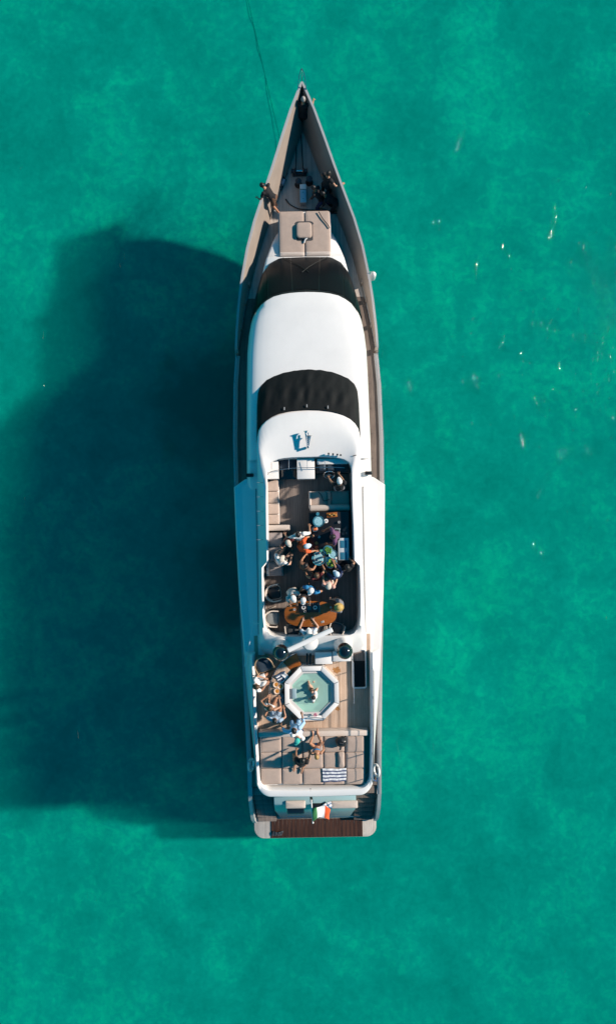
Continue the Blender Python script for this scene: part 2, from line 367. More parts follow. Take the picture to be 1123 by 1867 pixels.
# bulwarks: inner lining from the rim down to the deck, and the cap rail on top
for s in (1, -1):
    mb = MB(); rr = []
    for y, hw, zr in refine(HULL, 4):
        row = []
        for k in range(5):
            z = zr-0.01-(zr-0.01-DECK+0.02)*k/4
            row.append((s*max(0.0, hull_w(y, z)-0.07), y, z))
        rr.append(row)
    mb.loft(rr, False)
    mb.build('bulwark', M_BEIGE, yacht)
    mb = MB(); rr = []
    for y, hw, zr in refine(HULL, 4):
        rr.append([(s*max(0, hw-0.075), y, zr+0.005), (s*max(0, hw-0.07), y, zr+0.035), (s*(hw+0.02), y, zr+0.035), (s*(hw+0.02), y, zr-0.03)])
    mb.loft(rr, True, True, True); mb.build('cap_rail', M_RIM, yacht, ang=60)
    # bulwark with freeing ports: plate over an open slot, posts between
    ys = [8.985-k*(8.985-6.305)/12 for k in range(13)]
    mb = MB(); rr = []
    for y in ys:
        hw, zr = hull_full(y)
        rr.append([(s*(hull_w(y, 2.83)-0.07), y, 2.83), (s*(hw-0.09), y, zr), (s*(hw-0.06), y, zr+0.035), (s*(hw+0.02), y, zr+0.035), (s*(hw+0.02), y, zr-0.02), (s*(hull_w(y, 2.83)), y, 2.83)])
    mb.loft(rr, True, True, True); mb.build('bulwark', [M_BEIGE], yacht, ang=50)
    mb = MB(); rr = []
    for y in ys:
        hw, zr = hull_full(y); rr.append([(s*(hw-0.065), y, zr+0.038), (s*(hw-0.065), y, zr+0.05), (s*(hw+0.025), y, zr+0.05), (s*(hw+0.025), y, zr-0.04)])
    mb.loft(rr, True, True, True); mb.build('cap_rail', M_RIM, yacht, ang=60)
    for vv in (514, 547, 594, 638):
        y = VY(vv, 3.0)+0.02
        MB().box((s*(hull_w(y, 2.77)-0.04), y, 2.77), (0.1, 0.16, 0.34)).build('bulwark_post', M_BEIGE, yacht, 0.01)
    # low gunwale aft of it
    mb = MB(); rr = []
    for y, hw, zr in refine(HULL3[:9], 3):
        rr.append([(s*(hw-0.16), y, DECK-0.02), (s*(hw-0.15), y, zr), (s*(hw-0.13), y, zr+0.03), (s*(hw+0.02), y, zr+0.03), (s*(hw+0.02), y, zr-0.03)])
    mb.loft(rr, True, True, True); mb.build('gunwale', M_RIM, yacht, ang=60)
    # slim rail along the side deck
    pts = [(s*(interp(HULL3, y)[0]-0.06), y, 3.20) for y in [6.2-0.5*k for k in range(11)]]
    MB().tube(pts, 0.014, 6).build('side_rail', M_STEEL, yacht)
    for k in range(0, 11, 2):
        MB().tube([pts[k], (pts[k][0], pts[k][1], 2.8)], 0.011, 6).build('stanchion', M_STEEL, yacht)
# main deck
for nm, y0, y1, mm in (('fore_deck', 15.6, 8.6, M_FORE), ('main_deck', 8.6, -11.0, M_TEAK)):
    nn_ = int((y0-y1)/0.25); ys = [y0+(y1-y0)*k/nn_ for k in range(nn_+1)]
    mb = MB(); mb.loft([[(-max(0.02, hull_w(y, DECK)-0.05), y, DECK), (0, y, DECK+0.02), (max(0.02, hull_w(y, DECK)-0.05), y, DECK)] for y in ys], False)
    mb.build(nm, mm, yacht)
# fore deck hardware
stem = MB().tube(smooth([(-0.16, 15.9, 4.30), (-0.1, 16.2, 4.62), (0, 16.42, 4.72), (0.1, 16.2, 4.62), (0.16, 15.9, 4.30)], 5), 0.018, 6).build('bow_rail', M_STEEL, yacht)
MB().tube([(0, 16.42, 4.72), (0, 16.2, 4.33)], 0.014, 6).build('stanchion', M_STEEL, yacht)

# deck house -----------------------------------------------------------------
def hwpx(ul, ur, z): return (ur-ul)/2*(CAM_H-z)/F_PX
HOUSE = [  # Y, half breadth at top, top height
    (VY(413, 3.0), 0.98, 2.75), (VY(425, 3.2), 1.13, 3.1), (VY(440, 3.35), 1.27, 3.32), (VY(462, 3.4), 1.45, 3.40), (VY(470, 3.6), 1.50, 3.62), (VY(500, 3.85), 1.66, 3.82),
    (VY(530, 4.1), 1.80, 4.06), (VY(560, 4.5), 1.93, 4.45), (VY(588, 4.9), 2.03, 4.85), (VY(610, 5.1), 2.09, 5.10), (VY(640, 5.2), 2.15, 5.16), (VY(700, 5.2), 2.19, 5.16),
    (VY(800, 5.2), 2.235, 5.16), (VY(870, 5.2), 2.25, 5.16), (-4.0, 2.24, 5.16), (-8.0, 2.0, 5.16), (-9.4, 1.9, 5.16)]
mb = MB(); rr = []
for y, hw, zt in refine(HOUSE, 3):
    b = hw+0.08; half = [(b, DECK-0.05), (hw+0.02, zt-0.12), (hw-0.01, zt-0.04), (hw-0.08, zt), (hw*0.5, zt+0.004)]
    rr.append([(-w, y, z) for w, z in half]+[(w, y, z) for w, z in reversed(half)])
mb.loft(rr, False, True, True)
house = mb.build('deck_house', M_WHITE, yacht, ang=50)
for s in (1, -1):      # side windows
    for k in range(7):
        y = 5.6-k*1.55; hw = interp(HOUSE, y)[0]
        pr = MB(); P = rrect(1.25, 0.62, 0.12)
        pr.loft([[(s*(hw+0.035+d+(0.02 if p[1] < 0 else 0)), y+p[0], 4.05+p[1]) for p in P] for d in (0, 0.018)], True, True, True)
        pr.build('side_window', M_GLASS, house)

# raked windscreen in panes
WL = [(0, B(556, 468, 3.66)), (0.35, B(603, 468, 3.66)), (0.5, B(622, 478, 3.72)), (0.65, B(636, 497, 3.84)), (0.8, B(645, 523, 4.07)), (0.92, B(652, 548, 4.4)), (1.0, B(658.5, 582, 4.86))]
WU = [(0, B(558, 529, 5.60)), (0.35, B(600, 532.5, 5.58)), (0.5, B(622, 539, 5.54)), (0.65, B(637, 548, 5.46)), (0.8, B(648, 560, 5.33)), (0.92, B(655, 573, 5.17)), (1.0, B(660.5, 588, 5.02))]
def curve(tab, t):
    s = 1 if t >= 0 else -1; a = abs(t)
    for (t0, p), (t1, q) in zip(tab, tab[1:]):
        if a <= t1+1e-9:
            k = (a-t0)/(t1-t0); r = p.lerp(q, k); break
    x = r.x if abs(tab[0][1].x) < 1e-6 else r.x-tab[0][1].x*(1-min(1, a/0.35))
    return Vector((s*x, r.y, r.z))
ws = MB()
TT = [-1+2*k/60 for k in range(61)]
def wpt(t, s, d=0.0):
    a = curve(WL, t); b = curve(WU, t); p = a.lerp(b, s); p += Vector((0, 0.10*math.sin(math.pi*s), 0.08*math.sin(math.pi*s)))
    return p+Vector((0.3*t, 0.7, 0.6)).normalized()*d
ws.loft([[wpt(t, s/6, -0.02) for t in TT] for s in range(7)], False)
wind = ws.build('windscreen', M_BLACK, yacht)
br = [-1.0, -0.8, -0.55, -0.2, 0.2, 0.55, 0.8, 1.0]
for a, b in zip(br, br[1:]):
    pn = MB(); ts = [a+0.008+(b-a-0.016)*k/6 for k in range(7)]
    pn.loft([[wpt(t, 0.02+0.95*s/5, d) for t in ts] for s, d in [(s, 0.0) for s in range(6)]], False)
    pn.build('pane', M_GLASS, wind)
for s in (-1, 1):
    p = [wpt(s*0.30+0.35*k/4*-s, 0.05+0.55*k/4, 0.03) for k in range(5)]
    MB().tube(p, 0.012, 5).build('wiper', M_BLACK, wind)

# pilothouse roof
def roof_hw(y): return interp([(VY(531, 5.3), 1.9), (VY(575, 5.2), 2.0), (VY(600, 5.2), 2.067), (VY(640, 5.2), 2.14), (VY(700, 5.2), 2.19), (VY(800, 5.2), 2.24), (VY(880, 5.2), 2.25)], y)[0]
FR = [(0, 0), (0.15, 0.002), (0.3, 0.008), (0.45, 0.018), (0.6, 0.035), (0.72, 0.06), (0.82, 0.095), (0.89, 0.14), (0.935, 0.20), (0.965, 0.28), (0.988, 0.40), (1.0, 0.58)]
def roof_front(f):      # y of the front edge for a lateral fraction
    tab = [(1.01, VY(600, 5.1)), (1.0, VY(598, 5.1)), (0.97, VY(588, 5.2)), (0.9, VY(568, 5.4)), (0.8, VY(552, 5.5)), (0.62, VY(540, 5.6)), (0.4, VY(533, 5.7)), (0.2, VY(530.5, 5.75)), (0, VY(530, 5.75))]
    return interp(tab, f)[0]
mb = MB(); rows = []
Y1 = VY(838, 5.5)
for i in range(21):
    k = i/20; row = []
    for f, d in [(-f, d) for f, d in reversed(FR)]+FR[1:]:
        y = roof_front(abs(f))*(1-k)+Y1*k; edge = 0.05*max(0, 1-i/1.0) if i < 1 else 0
        row.append((f*roof_hw(y), y, 5.76-d-edge-0.10*(max(0, 1-k*3)**2)))
    rows.append(row)
low = [(x, y-0.02, z-0.10) for x, y, z in rows[0]]
mb.loft([low]+rows, False)
mb.build('pilothouse_roof', M_WHITE, yacht, ang=60)
# shoulders beside the flybridge
for s in (1, -1):
    mb = MB(); rr = []
    for y, dz in ((Y1+0.01, 0), (1.5, 0), (1.2, 0.06), (0.9, 0.2), (0.7, 0.34)):
        hw = roof_hw(y); rr.append([(s*1.70, y, 5.50-dz), (s*hw*0.89, y, 5.5-dz), (s*hw*0.935, y, 5.47-dz), (s*hw*0.965, y, 5.42-dz), (s*hw*0.988, y, 5.34-dz), (s*hw, y, 5.18-dz)])
    mb.loft(rr, False); mb.build('side_shoulder', M_WHITE, yacht)
    nav = thing_loc = MB()
    nav.box((s*2.12, B(0, 875, 5.5).y, 5.55), (0.26, 0.13, 0.16)); nav.build('navigation_light', M_BLACK, yacht, 0.03)

# flybridge deck slab and side wings
WING = [(VY(872, 5.0), 2.36), (VY(886, 5.0), 2.765), (VY(1000, 5.0), 2.71), (VY(1080, 5.0), 2.64), (VY(1150, 5.0), 2.55), (VY(1220, 5.0), 2.47), (VY(1273, 5.0), 2.38), (VY(1300, 5.0), 2.33), (VY(1360, 5.0), 2.22), (VY(1432, 5.0), 2.09)]
mb = MB()
pl = [(w-0.06, y) for y, w in WING]+[(1.75, -10.15), (0, -10.3)]
mb.prism(pl+[(-x, y) for x, y in reversed(pl[:-1])], 4.78, 5.19)
slab = mb.build('flybridge_slab', M_WHITE, yacht)
AFT0 = -5.15
def cin(y): return interp([(AFT0, 2.06), (-7.3, 2.03), (-9.6, 1.945), (-9.9, 1.90)], y)[0]
for s in (1, -1):
    mb = MB(); rr = []
    for y, w in refine([q for q in WING if q[0] > -5.2]+[(AFT0, interp(WING, AFT0)[0])], 3):
        e = 0.05
        rr.append([(s*1.72, y, 5.27), (s*(1.9), y, 5.265), (s*(w-0.35), y, 5.20), (s*(w-0.10), y, 5.13), (s*(w-0.03), y, 5.08), (s*w, y, 4.97), (s*(w-0.05), y, 4.60), (s*(w-0.12), y, 4.60), (s*(w-0.12), y, 4.9)])
    mb.loft(rr, False, True, False); mb.build('side_wing', M_WHITE, yacht, ang=50)
    # thin trim strips on the wing's swept front edge
    for k in range(3):
        y0 = WING[0][0]-0.03-0.07*k; y1 = WING[1][0]-0.03-0.07*k
        MB().tube([(s*2.30, y0, 5.17), (s*2.71, y1, 5.085)], 0.014, 5).build('trim_strip', M_RIM, yacht)
# aft coaming round the pool deck: one swept U
path = []
NA = 30
for k in range(NA+1):
    y = AFT0+0.12-(k/NA)*(AFT0+0.12+9.45); path.append(('s', y))
ci, co = [], []
right = []
for _, y in path: right.append((cin(y), y, interp(WING, y)[0], y))
CY = -9.85
for k in range(1, 10):
    a = R(90*k/9); right.append((cin(-9.45)-0.42+0.42*math.cos(a), -9.45-0.40*math.sin(a), interp(WING, -9.45)[0]-0.50+0.50*math.cos(a), -9.45-0.98*math.sin(a)))
right += [(0.9, -9.86, 0.9, -10.45), (0, -9.87, 0, -10.47)]
loop = right+[(-a, b, -c, d) for a, b, c, d in reversed(right[:-1])]
mb = MB(); rr = []
for xi, yi, xo, yo in loop:
    aft = max(0, min(1, (-9.45-yi)/0.4)); P = Vector((xi, yi, 0)); Q = Vector((xo, yo, 0)); d = Q-P; L = d.length; d.normalize()
    tw = 0.13+0.13*aft
    def at(o, z): p = P+d*o; return (p.x, p.y, z)
    rr.append([at(0, FLY-0.05), at(0.005, 5.70), at(0.03, 5.735), at(tw-0.04, 5.745), at(tw, 5.71), at(tw+(L-tw)*0.55, 5.30-0.12*aft), at(L-0.05, 5.08-0.25*aft), at(L, 4.98-0.28*aft), at(L-0.04, 4.62-0.1*aft), at(L-0.12, 4.62-0.1*aft)])
mb.loft(rr, False, True, True); mb.build('aft_coaming', M_WHITE, yacht, ang=50)
# soles
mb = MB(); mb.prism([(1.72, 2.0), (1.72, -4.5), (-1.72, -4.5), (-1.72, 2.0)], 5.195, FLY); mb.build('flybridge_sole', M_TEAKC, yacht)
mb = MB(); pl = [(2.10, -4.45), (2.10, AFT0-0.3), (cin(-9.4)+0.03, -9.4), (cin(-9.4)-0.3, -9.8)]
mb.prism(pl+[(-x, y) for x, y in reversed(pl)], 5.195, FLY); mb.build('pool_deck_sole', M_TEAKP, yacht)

# flybridge cowl and coaming (a ring round the cockpit)
RING = [((0, 3.58), (0, 1.91)), ((0.36, 3.565), (0.3, 1.91)), ((0.72, 3.52), (0.58, 1.90)), ((1.02, 3.45), (0.85, 1.88)), ((1.27, 3.35), (1.05, 1.85)), ((1.47, 3.22), (1.22, 1.80)), ((1.62, 3.07), (1.33, 1.73)),
        ((1.73, 2.88), (1.41, 1.63)), ((1.79, 2.6), (1.455, 1.50)), ((1.81, 2.2), (1.47, 1.35)), ((1.815, 1.0), (1.47, 0.9)), ((1.82, 0), (1.47, 0)), ((1.82, -1.0), (1.47, -1.0)), ((1.82, -1.70), (1.47, -1.70)), ((1.82, -1.90), (1.65, -1.90)),
        ((1.83, -2.8), (1.655, -2.8)), ((1.84, -3.6), (1.645, -3.6)), ((1.86, -4.1), (1.62, -3.95)), ((1.88, -4.5), (1.56, -4.13)), ((1.86, -4.85), (1.46, -4.26)), ((1.7, -5.05), (1.30, -4.32)), ((1.3, -5.13), (1.0, -4.335)), ((0.6, -5.15), (0.5, -4.34)), ((0, -5.15), (0, -4.34))]
ring = RING+[((-a, b), (-c, d)) for (a, b), (c, d) in reversed(RING[1:-1])]
mb = MB(); rr = []
for (xo, yo), (xi, yi) in ring:
    P = Vector((xo, yo, 0)); Q = Vector((xi, yi, 0)); d = (Q-P); L = d.length; d.normalize()
    zt = interp([(3.6, 6.28), (2.0, 6.36), (-2, 6.33), (-5.2, 6.22)], yo)[0]
    def at(o, z): p = P+d*o; return (p.x, p.y, z)
    k = max(0.0, min(1.0, (2.2-yo)/0.9))*max(0.0, min(1.0, (yo+4.6)/0.8))      # 0 on the cowl and aft bulkhead, 1 along the sides
    def mixz(a_, b_): return a_+(b_-a_)*k
    ka = max(0.0, min(1.0, (-4.45-yo)/0.45))      # 1 on the aft bulkhead, whose top slopes down to the pool deck
    if ka > 0:
        def ax(a_, b_): return a_+(b_-a_)*ka
        rr.append([at(-0.09, 5.10), at(-0.03, ax(5.7, 5.35)), at(0.0, ax(5.85, 5.42)), at(0.03, ax(5.92, 5.47)), at(0.08, ax(6.0, 5.52)), at(L*0.5, ax(6.15, 5.86)), at(L-0.05, 6.12), at(L-0.012, 6.13), at(L, 6.08), at(L, FLY-0.05)])
        continue
    rr.append([at(-0.09, 5.10), at(-0.03, mixz(zt-0.35, 5.62)), at(0.0, mixz(zt-0.12, 5.80)), at(0.03, mixz(zt-0.05, 5.90)), at(0.08, mixz(zt-0.012, 6.0)), at(L*0.5 if L > 0.3 else L*0.6, mixz(zt+0.05*min(1, L), 6.14 if L > 0.3 else 6.22)), at(L-0.05, mixz(zt, 6.34)), at(L-0.012, zt-0.01), at(L, zt-0.06), at(L, FLY-0.05)])
rr.append(rr[0]); mb.loft(rr, False)
cowl = mb.build('flybridge_coaming', M_WHITE, yacht, ang=55)
# dark recess line at the coaming's foot
for s in (1, -1):
    MB().tube([(s*1.935, y, 5.40 if y > 1.2 else 5.28) for y in (2.9, 1.0, -1, -3, -4.4)], 0.010, 5).build('trim_strip', M_DARKM, yacht)

# black mesh cover over the flybridge windscreen
CF = [(0, Vector((0, 5.13, 5.72))), (0.25, Vector((0.45, 5.10, 5.72))), (0.45, Vector((0.86, 5.02, 5.71))), (0.62, Vector((1.2, 4.92, 5.69))), (0.75, Vector((1.45, 4.80, 5.67))), (0.86, Vector((1.66, 4.62, 5.64))), (0.94, Vector((1.77, 4.42, 5.62))), (1.0, Vector((1.81, 4.1, 5.60)))]
CA = [(0, Vector((0, 3.56, 6.30))), (0.25, Vector((0.46, 3.54, 6.30))), (0.45, Vector((0.88, 3.47, 6.29))), (0.62, Vector((1.22, 3.35, 6.27))), (0.75, Vector((1.46, 3.20, 6.25))), (0.86, Vector((1.64, 3.02, 6.22))), (0.94, Vector((1.75, 2.8, 6.16))), (1.0, Vector((1.825, 2.5, 6.0)))]
mb = MB(); rows = []
TS = [-1+2*k/72 for k in range(73)]
for i in range(15):
    k = i/14; row = []
    for t in TS:
        p = curve(CF, t).lerp(curve(CA, t), k); sag = math.sin(math.pi*k)
        w = noise.noise(Vector((t*7, k*1.6, 3)))*0.035+abs(noise.noise(Vector((t*5+k*2.0, k*1.2, 9))))*0.06
        # pull lines fanning out from three fixing points on the after edge
        for tc in (-0.42, 0.0, 0.42):
            a = math.atan2(t-tc, 1.05-k); w += 0.012*math.cos(a*13)*max(0, 1-abs(t-tc)*2.2)
        edge = min(1, (1-abs(t))*9)
        p = p+Vector((0, 0.02, 0.07))*sag*edge+Vector((0, 0, 1))*w*sag*edge
        row.append(p)
    rows.append([row[0]+Vector((-0.02, 0, -0.35))]+row+[row[-1]+Vector((0.02, 0, -0.35))])
rows = [[p+Vector((0, 0.02, -0.12)) for p in rows[0]]]+rows
mb.loft(rows, False)
cover = mb.build('windscreen_cover', M_MESH, yacht, ang=70)
for t in (-0.42, -0.02, 0.36):
    p = curve(CA, t); MB().box((p.x, p.y+0.12, p.z+0.035), (0.03, 0.10, 0.02)).build('strap', M_RIM, cover)

# twin horn on the cowl
hb = B(561, 800, 6.5)
hornp = MB(); hornp.lathe([(0.05, -0.10), (0.045, 0.02), (0.02, 0.05)], (hb.x, hb.y-0.28, 6.45), 12)
hornp.box((hb.x+0.005, hb.y-0.05, 6.50), (0.05, 0.55, 0.03))
horn = hornp.build('horn', M_STEEL, yacht, 0.006)
for dx, ln in ((-0.05, 0.52), (0.06, 0.36)):
    tr = MB(); tr.tube([(hb.x+dx*0.4, hb.y-0.25, 6.53), (hb.x+dx, hb.y-0.25+ln*0.6, 6.55), (hb.x+dx*1.2, hb.y-0.25+ln*0.9, 6.555), (hb.x+dx*1.25, hb.y-0.25+ln, 6.56)], [0.018, 0.028, 0.045, 0.085], 14)
    tr.build('trumpet', M_STEEL, horn)
for k, u in enumerate((599, 607, 615, 621)):
    p = B(u, 827+k*0.9, 6.42); MB().lathe([(0.035, -0.05), (0.035, 0.0), (0.028, 0.03), (0.012, 0.045)], (p.x, p.y, p.z), 12).build('deck_light', M_DARKM, yacht)
p = B(648, 830, 6.36); MB().tube([(p.x-0.1, p.y-0.03, 6.36), (p.x+0.02, p.y, 6.40)], 0.015, 6).build('antenna_base', M_DARKM, yacht)

# helm console across the front of the cockpit
zc = 6.0
def boxpx(u0, u1, v0, v1, z0, z1, name, m, parent, bev=0.02):
    a = B(u0, v0, z1); b = B(u1, v1, z1)
    return MB().box(((a.x+b.x)/2, (a.y+b.y)/2, (z0+z1)/2), (abs(b.x-a.x), abs(a.y-b.y), z1-z0)).build(name, m, parent, bev)
boxpx(486.5, 508, 841, 873, FLY, 6.02, 'console_cabinet', M_WHITE, yacht)
boxpx(541, 574, 836, 873, FLY, 6.04, 'console_cabinet', M_WHITE, yacht)
boxpx(508.5, 540.5, 838, 873.5, FLY, 5.42, 'companion_hatch', M_GLOSSB, yacht)
boxpx(510, 540, 837, 854, FLY, 5.72, 'companion_door', M_NAVY, yacht)
helm = boxpx(576, 637, 838, 862, FLY, 5.98, 'helm_dash', M_BLACK, yacht)
boxpx(578, 634, 836.5, 846, 5.985, 6.06, 'dash_top', M_WHITE, helm)
for u in (582, 597, 612):
    boxpx(u, u+12, 848, 858, 5.985, 5.995, 'screen', M_NAVY, helm, 0.003)
hw_ = B(600, 866, 6.0); mbw = MB(); mbw.tube([(hw_.x+0.19*math.cos(R(a)), hw_.y+0.12*math.sin(R(a)), 6.0+0.13*math.sin(R(a))) for a in range(0, 361, 20)], 0.016, 6)
for a in (90, 210, 330): mbw.tube([(hw_.x, hw_.y+0.03, 6.0), (hw_.x+0.19*math.cos(R(a)), hw_.y+0.12*math.sin(R(a)), 6.0+0.13*math.sin(R(a)))], 0.012, 6)
mbw.build('steering_wheel', M_STEEL, yacht)
# low grab rail arcing over the console
pts = [B(486, 869, 6.1), B(492, 861, 6.13), B(508, 857, 6.15), B(540, 853.5, 6.16), B(560, 853, 6.16), B(600, 852, 6.16), B(628, 853, 6.14)]
MB().tube(smooth(pts, 4), 0.013, 6).build('grab_rail', M_STEEL, yacht)
for u in (495, 527, 560, 592): 
    a = B(u, 838, 6.2); b = B(u, 856, 6.15); MB().tube([a, b], 0.01, 5).build('grab_rail', M_STEEL, yacht)

# low locker inside the starboard coaming, panel joints on the port side
a = B(639, 972, 6.05); b = B(650, 1054, 6.05)
for q in range(5):
    p = B(474, 880+q*26, 6.2); MB().box((p.x, p.y, p.z+0.01), (0.22, 0.012, 0.02), 0, 0).build('panel_joint', M_GREYP, yacht)
# mast bulkhead: domes, radar
def dome(u, v, r):
    p = B(u, v, 7.0); d = MB(); d.lathe([(0.36, -1.5), (0.33, -1.0), (0.26, -0.72), (0.20, -0.4), (0.21, -0.22), (0.24, -0.18)], (p.x, p.y, 7.0), 24)
    o = d.build('dome_pedestal', M_WHITE, yacht); d = MB()
    prof = [(r*0.80, -0.22), (r*0.95, -0.16), (r, -0.05)]+[(r*math.cos(R(a)), r*math.sin(R(a))*1.05) for a in range(5, 86, 10)]+[(0.01, r*1.05)]
    d.lathe(prof, (p.x, p.y, 7.0), 32); d.build('satellite_dome', M_GLOSSB, o)
dome(512, 1190, 0.275); dome(628, 1187, 0.275)
rp = B(565, 1172, 7.0)
mbp = MB(); mbp.lathe([(0.34, -1.5), (0.26, -0.95), (0.17, -0.6), (0.19, -0.3), (0.27, -0.22), (0.28, -0.02), (0.22, 0.08), (0.08, 0.12)], (rp.x, rp.y, 7.0), 20)
ped = mbp.build('radar_pedestal', M_WHITE, yacht)
a, b = B(525, 1186, 7.22), B(606, 1148, 7.22); d = (b-a).normalized(); nn = Vector((-d.y, d.x, 0))
MB().loft([[p+nn*0.085+Vector((0, 0, -0.05)), p+nn*0.085+Vector((0, 0, 0.04)), p+nn*0.03+Vector((0, 0, 0.065)), p-nn*0.07+Vector((0, 0, 0.05)), p-nn*0.085+Vector((0, 0, -0.05))] for p in (a, a+d*0.03, b-d*0.03, b)], True, True, True).build('radar_scanner', M_WHITE, ped, 0.015)
for du in (-3, 3):
    p0 = B(563+du, 1192, 6.6); p1 = B(563+du, 1212, 6.5); MB().box(((p0.x+p1.x)/2, (p0.y+p1.y)/2, 6.5), (0.07, p0.y-p1.y, 0.06)).build('loudhailer', M_BLACK, ped, 0.02)
boxpx(574, 606, 1190, 1211, FLY, 5.8, 'cabinet', M_WHITE, yacht, 0.03)
boxpx(606.5, 640, 1188, 1206, FLY, 5.84, 'cabinet', M_WHITE, yacht, 0.03)
# mast stays to port
MB().tube([B(463, 1130, 5.9), B(452, 1190, 5.6), B(446, 1215, 5.4)], 0.016, 6).build('stay_pole', M_WHITE, yacht)
MB().tube([B(462, 1137, 5.5), B(478, 1137, 5.9)], 0.012, 6).build('stay_pole', M_WHITE, yacht)

# companionway opening on the pool deck, its shade painted as a flat black panel
h0, h1 = B(641, 1184, 5.4), B(669, 1256, 5.4)
mbh = MB(); cx, cy = (h0.x+h1.x)/2, (h0.y+h1.y)/2; w, h = h1.x-h0.x, h0.y-h1.y
po = rrect(w, h, 0.09); pi_ = rrect(w-0.09, h-0.09, 0.06)
mbh.loft([[(cx+x, cy+y, FLY) for x, y in po], [(cx+x, cy+y, FLY+0.11) for x, y in po], [(cx+x, cy+y, FLY+0.11) for x, y in pi_], [(cx+x, cy+y, FLY+0.01) for x, y in pi_]], True)
hat = mbh.build('companionway_frame', M_WHITE, yacht, 0.008)
MB().box((cx, cy-0.19, FLY+0.04), (w-0.095, h-0.50, 0.03)).build('companionway_dark_panel', mat('stairwell_dark', (0.006, 0.005, 0.005), 0.45, spec=0.3), hat, 0.01)
MB().box((cx, cy+h/2-0.30, FLY+0.035), (w-0.16, 0.42, 0.02)).build('top_step', M_TEAKC, hat, 0.01)
MB().tube([(cx-w/2+0.02, cy+h/2-0.35, FLY+0.15), (cx-w/2+0.02, cy+h/2-0.35, 6.0), (cx-w/2+0.02, cy-h/2-0.35, 6.0), (cx-w/2+0.02, cy-h/2-0.35, FLY)], 0.014, 6).build('hand_rail', M_STEEL, hat)

# stern: cockpit seat, transom, steps, platform
YT = VY(1494, 0.7)
MB().loft([[(-1.62, VY(1450, 2.9), DECK-0.3), (-1.62, VY(1450, 2.9), 3.0), (-1.62, VY(1466, 3.0), 3.0), (-1.62, VY(1478, 2.6), 2.55), (-1.45, YT, 0.62)],
           [(1.62, VY(1450, 2.9), DECK-0.3), (1.62, VY(1450, 2.9), 3.0), (1.62, VY(1466, 3.0), 3.0), (1.62, VY(1478, 2.6), 2.55), (1.45, YT, 0.62)]], True, True, True).build('transom', mat('transom_shaded_white', (0.30, 0.46, 0.48), 0.3, 0.05, 2, coat=0.4), yacht, 0.03)  # white transom tinted teal: the shade under the overhang is in its colour
p = B(539, 1474, 2.9); MB().box((p.x, p.y, 2.86), (0.70, 0.36, 0.34), 0, 0, R(14)).build('garage_hatch', M_GLOSSB, yacht, 0.06, 3)
p = B(580, 1470, 3.0); MB().box((p.x, p.y, 2.95), (0.55, 0.26, 0.2), 0, 0, R(14)).build('garage_hatch', M_BLACK, yacht, 0.05, 3)
for u0, u1 in ((524, 556), (605, 655)):
    a, b = B(u0, 1486, 2.0), B(u1, 1486, 2.0); MB().tube([a+Vector((0, -0.06, 0)), b+Vector((0, -0.06, 0))], 0.014, 6).build('grab_rail', M_STEEL, yacht)
for u0, u1 in ((520, 557), (603, 652)):
    a, b = B(u0, 1461, 3.05), B(u1, 1473, 3.05); m_ = MB(); cushion(m_, ((a.x+b.x)/2, (a.y+b.y)/2, 3.005), b.x-a.x, 0.3, 0.08); m_.build('stern_cushion', M_CUSHL, yacht)
for s in (1, -1):
    for k in range(7):
        y = -11.05-0.30*k; z = 2.52-0.27*k
        MB().loft([[(s*1.64, y, z-0.5), (s*1.64, y, z), (s*1.64, y-0.31, z), (s*1.64, y-0.31, z-0.5)], [(s*(2.50-0.012*k), y, z-0.5), (s*(2.50-0.012*k), y, z), (s*(2.50-0.012*k), y-0.31, z), (s*(2.50-0.012*k), y-0.31, z-0.5)]], True, True, True).build('stair_step', M_TEAK if s > 0 else M_TEAKC, yacht, 0.015)
    MB().loft([[(s*(hull_w(y, z)-0.16), y, z-0.9), (s*(hull_w(y, z)-0.12), y, z+0.02), (s*(hull_w(y, z)+0.02), y, z+0.02), (s*(hull_w(y, z)+0.01), y, z-0.06)] for y, z in [(q[0], q[2]) for q in refine(HULL3[8:], 3)]], True, True, True).build('quarter_rail', M_RIM, yacht, ang=60)
pl = []
for x, y in rrect(5.26, 1.7, 0.42, 8): pl.append((x, -13.19+y-0.05*(1-(x/2.6)**2)*(1 if y < 0 else 0)))
plat = MB().prism(pl, 0.22, 0.54).build('swim_platform', M_FORE, yacht, 0.03)
x0, x1 = B(494, 1510, 0.56).x, B(661, 1510, 0.56).x; nb_ = 22
for k in range(nb_):
    w = (x1-x0)/nb_; MB().box((x0+w*(k+0.5), (VY(1493, 0.56)+VY(1526.6, 0.56))/2, 0.555), (w-0.012, VY(1493, 0.56)-VY(1526.6, 0.56), 0.03)).build('board', M_TEAKD, plat, 0.004, 1)
# stern rail brackets under the coaming, ensign staff
for u in (505, 547, 591, 634):
    p = B(u, 1443, 5.6); MB().tube([(p.x-0.06, p.y+0.05, 5.70), (p.x-0.06, p.y-0.12, 5.66), (p.x+0.06, p.y-0.12, 5.66), (p.x+0.06, p.y+0.05, 5.70)], 0.016, 6).build('bracket', M_STEEL, yacht)
for ua, ub in ((478, 503), (508, 545), (550, 589), (594, 632), (637, 672)):
    a, b = B(ua, 1448, 5.45), B(ub, 1448, 5.45); mid = (a+b)/2+Vector((0, -0.03, -0.05)); MB().tube(smooth([a, mid, b], 5), 0.012, 5).build('lashing_line', M_DARKM, yacht)
MB().tube([B(566, 1440, 5.70), B(568, 1462, 5.35)], 0.05, 8).build('staff_socket', M_BLACK, yacht)
st0, st1 = B(567, 1452, 5.40), B(570.5, 1500, 5.95)
MB().tube([st0, st1], [0.024, 0.018], 8).build('ensign_staff', M_WHITE, yacht)
MB().ell(st1, (0.035, 0.035, 0.035)).build('staff_ball', M_WHITE, yacht)
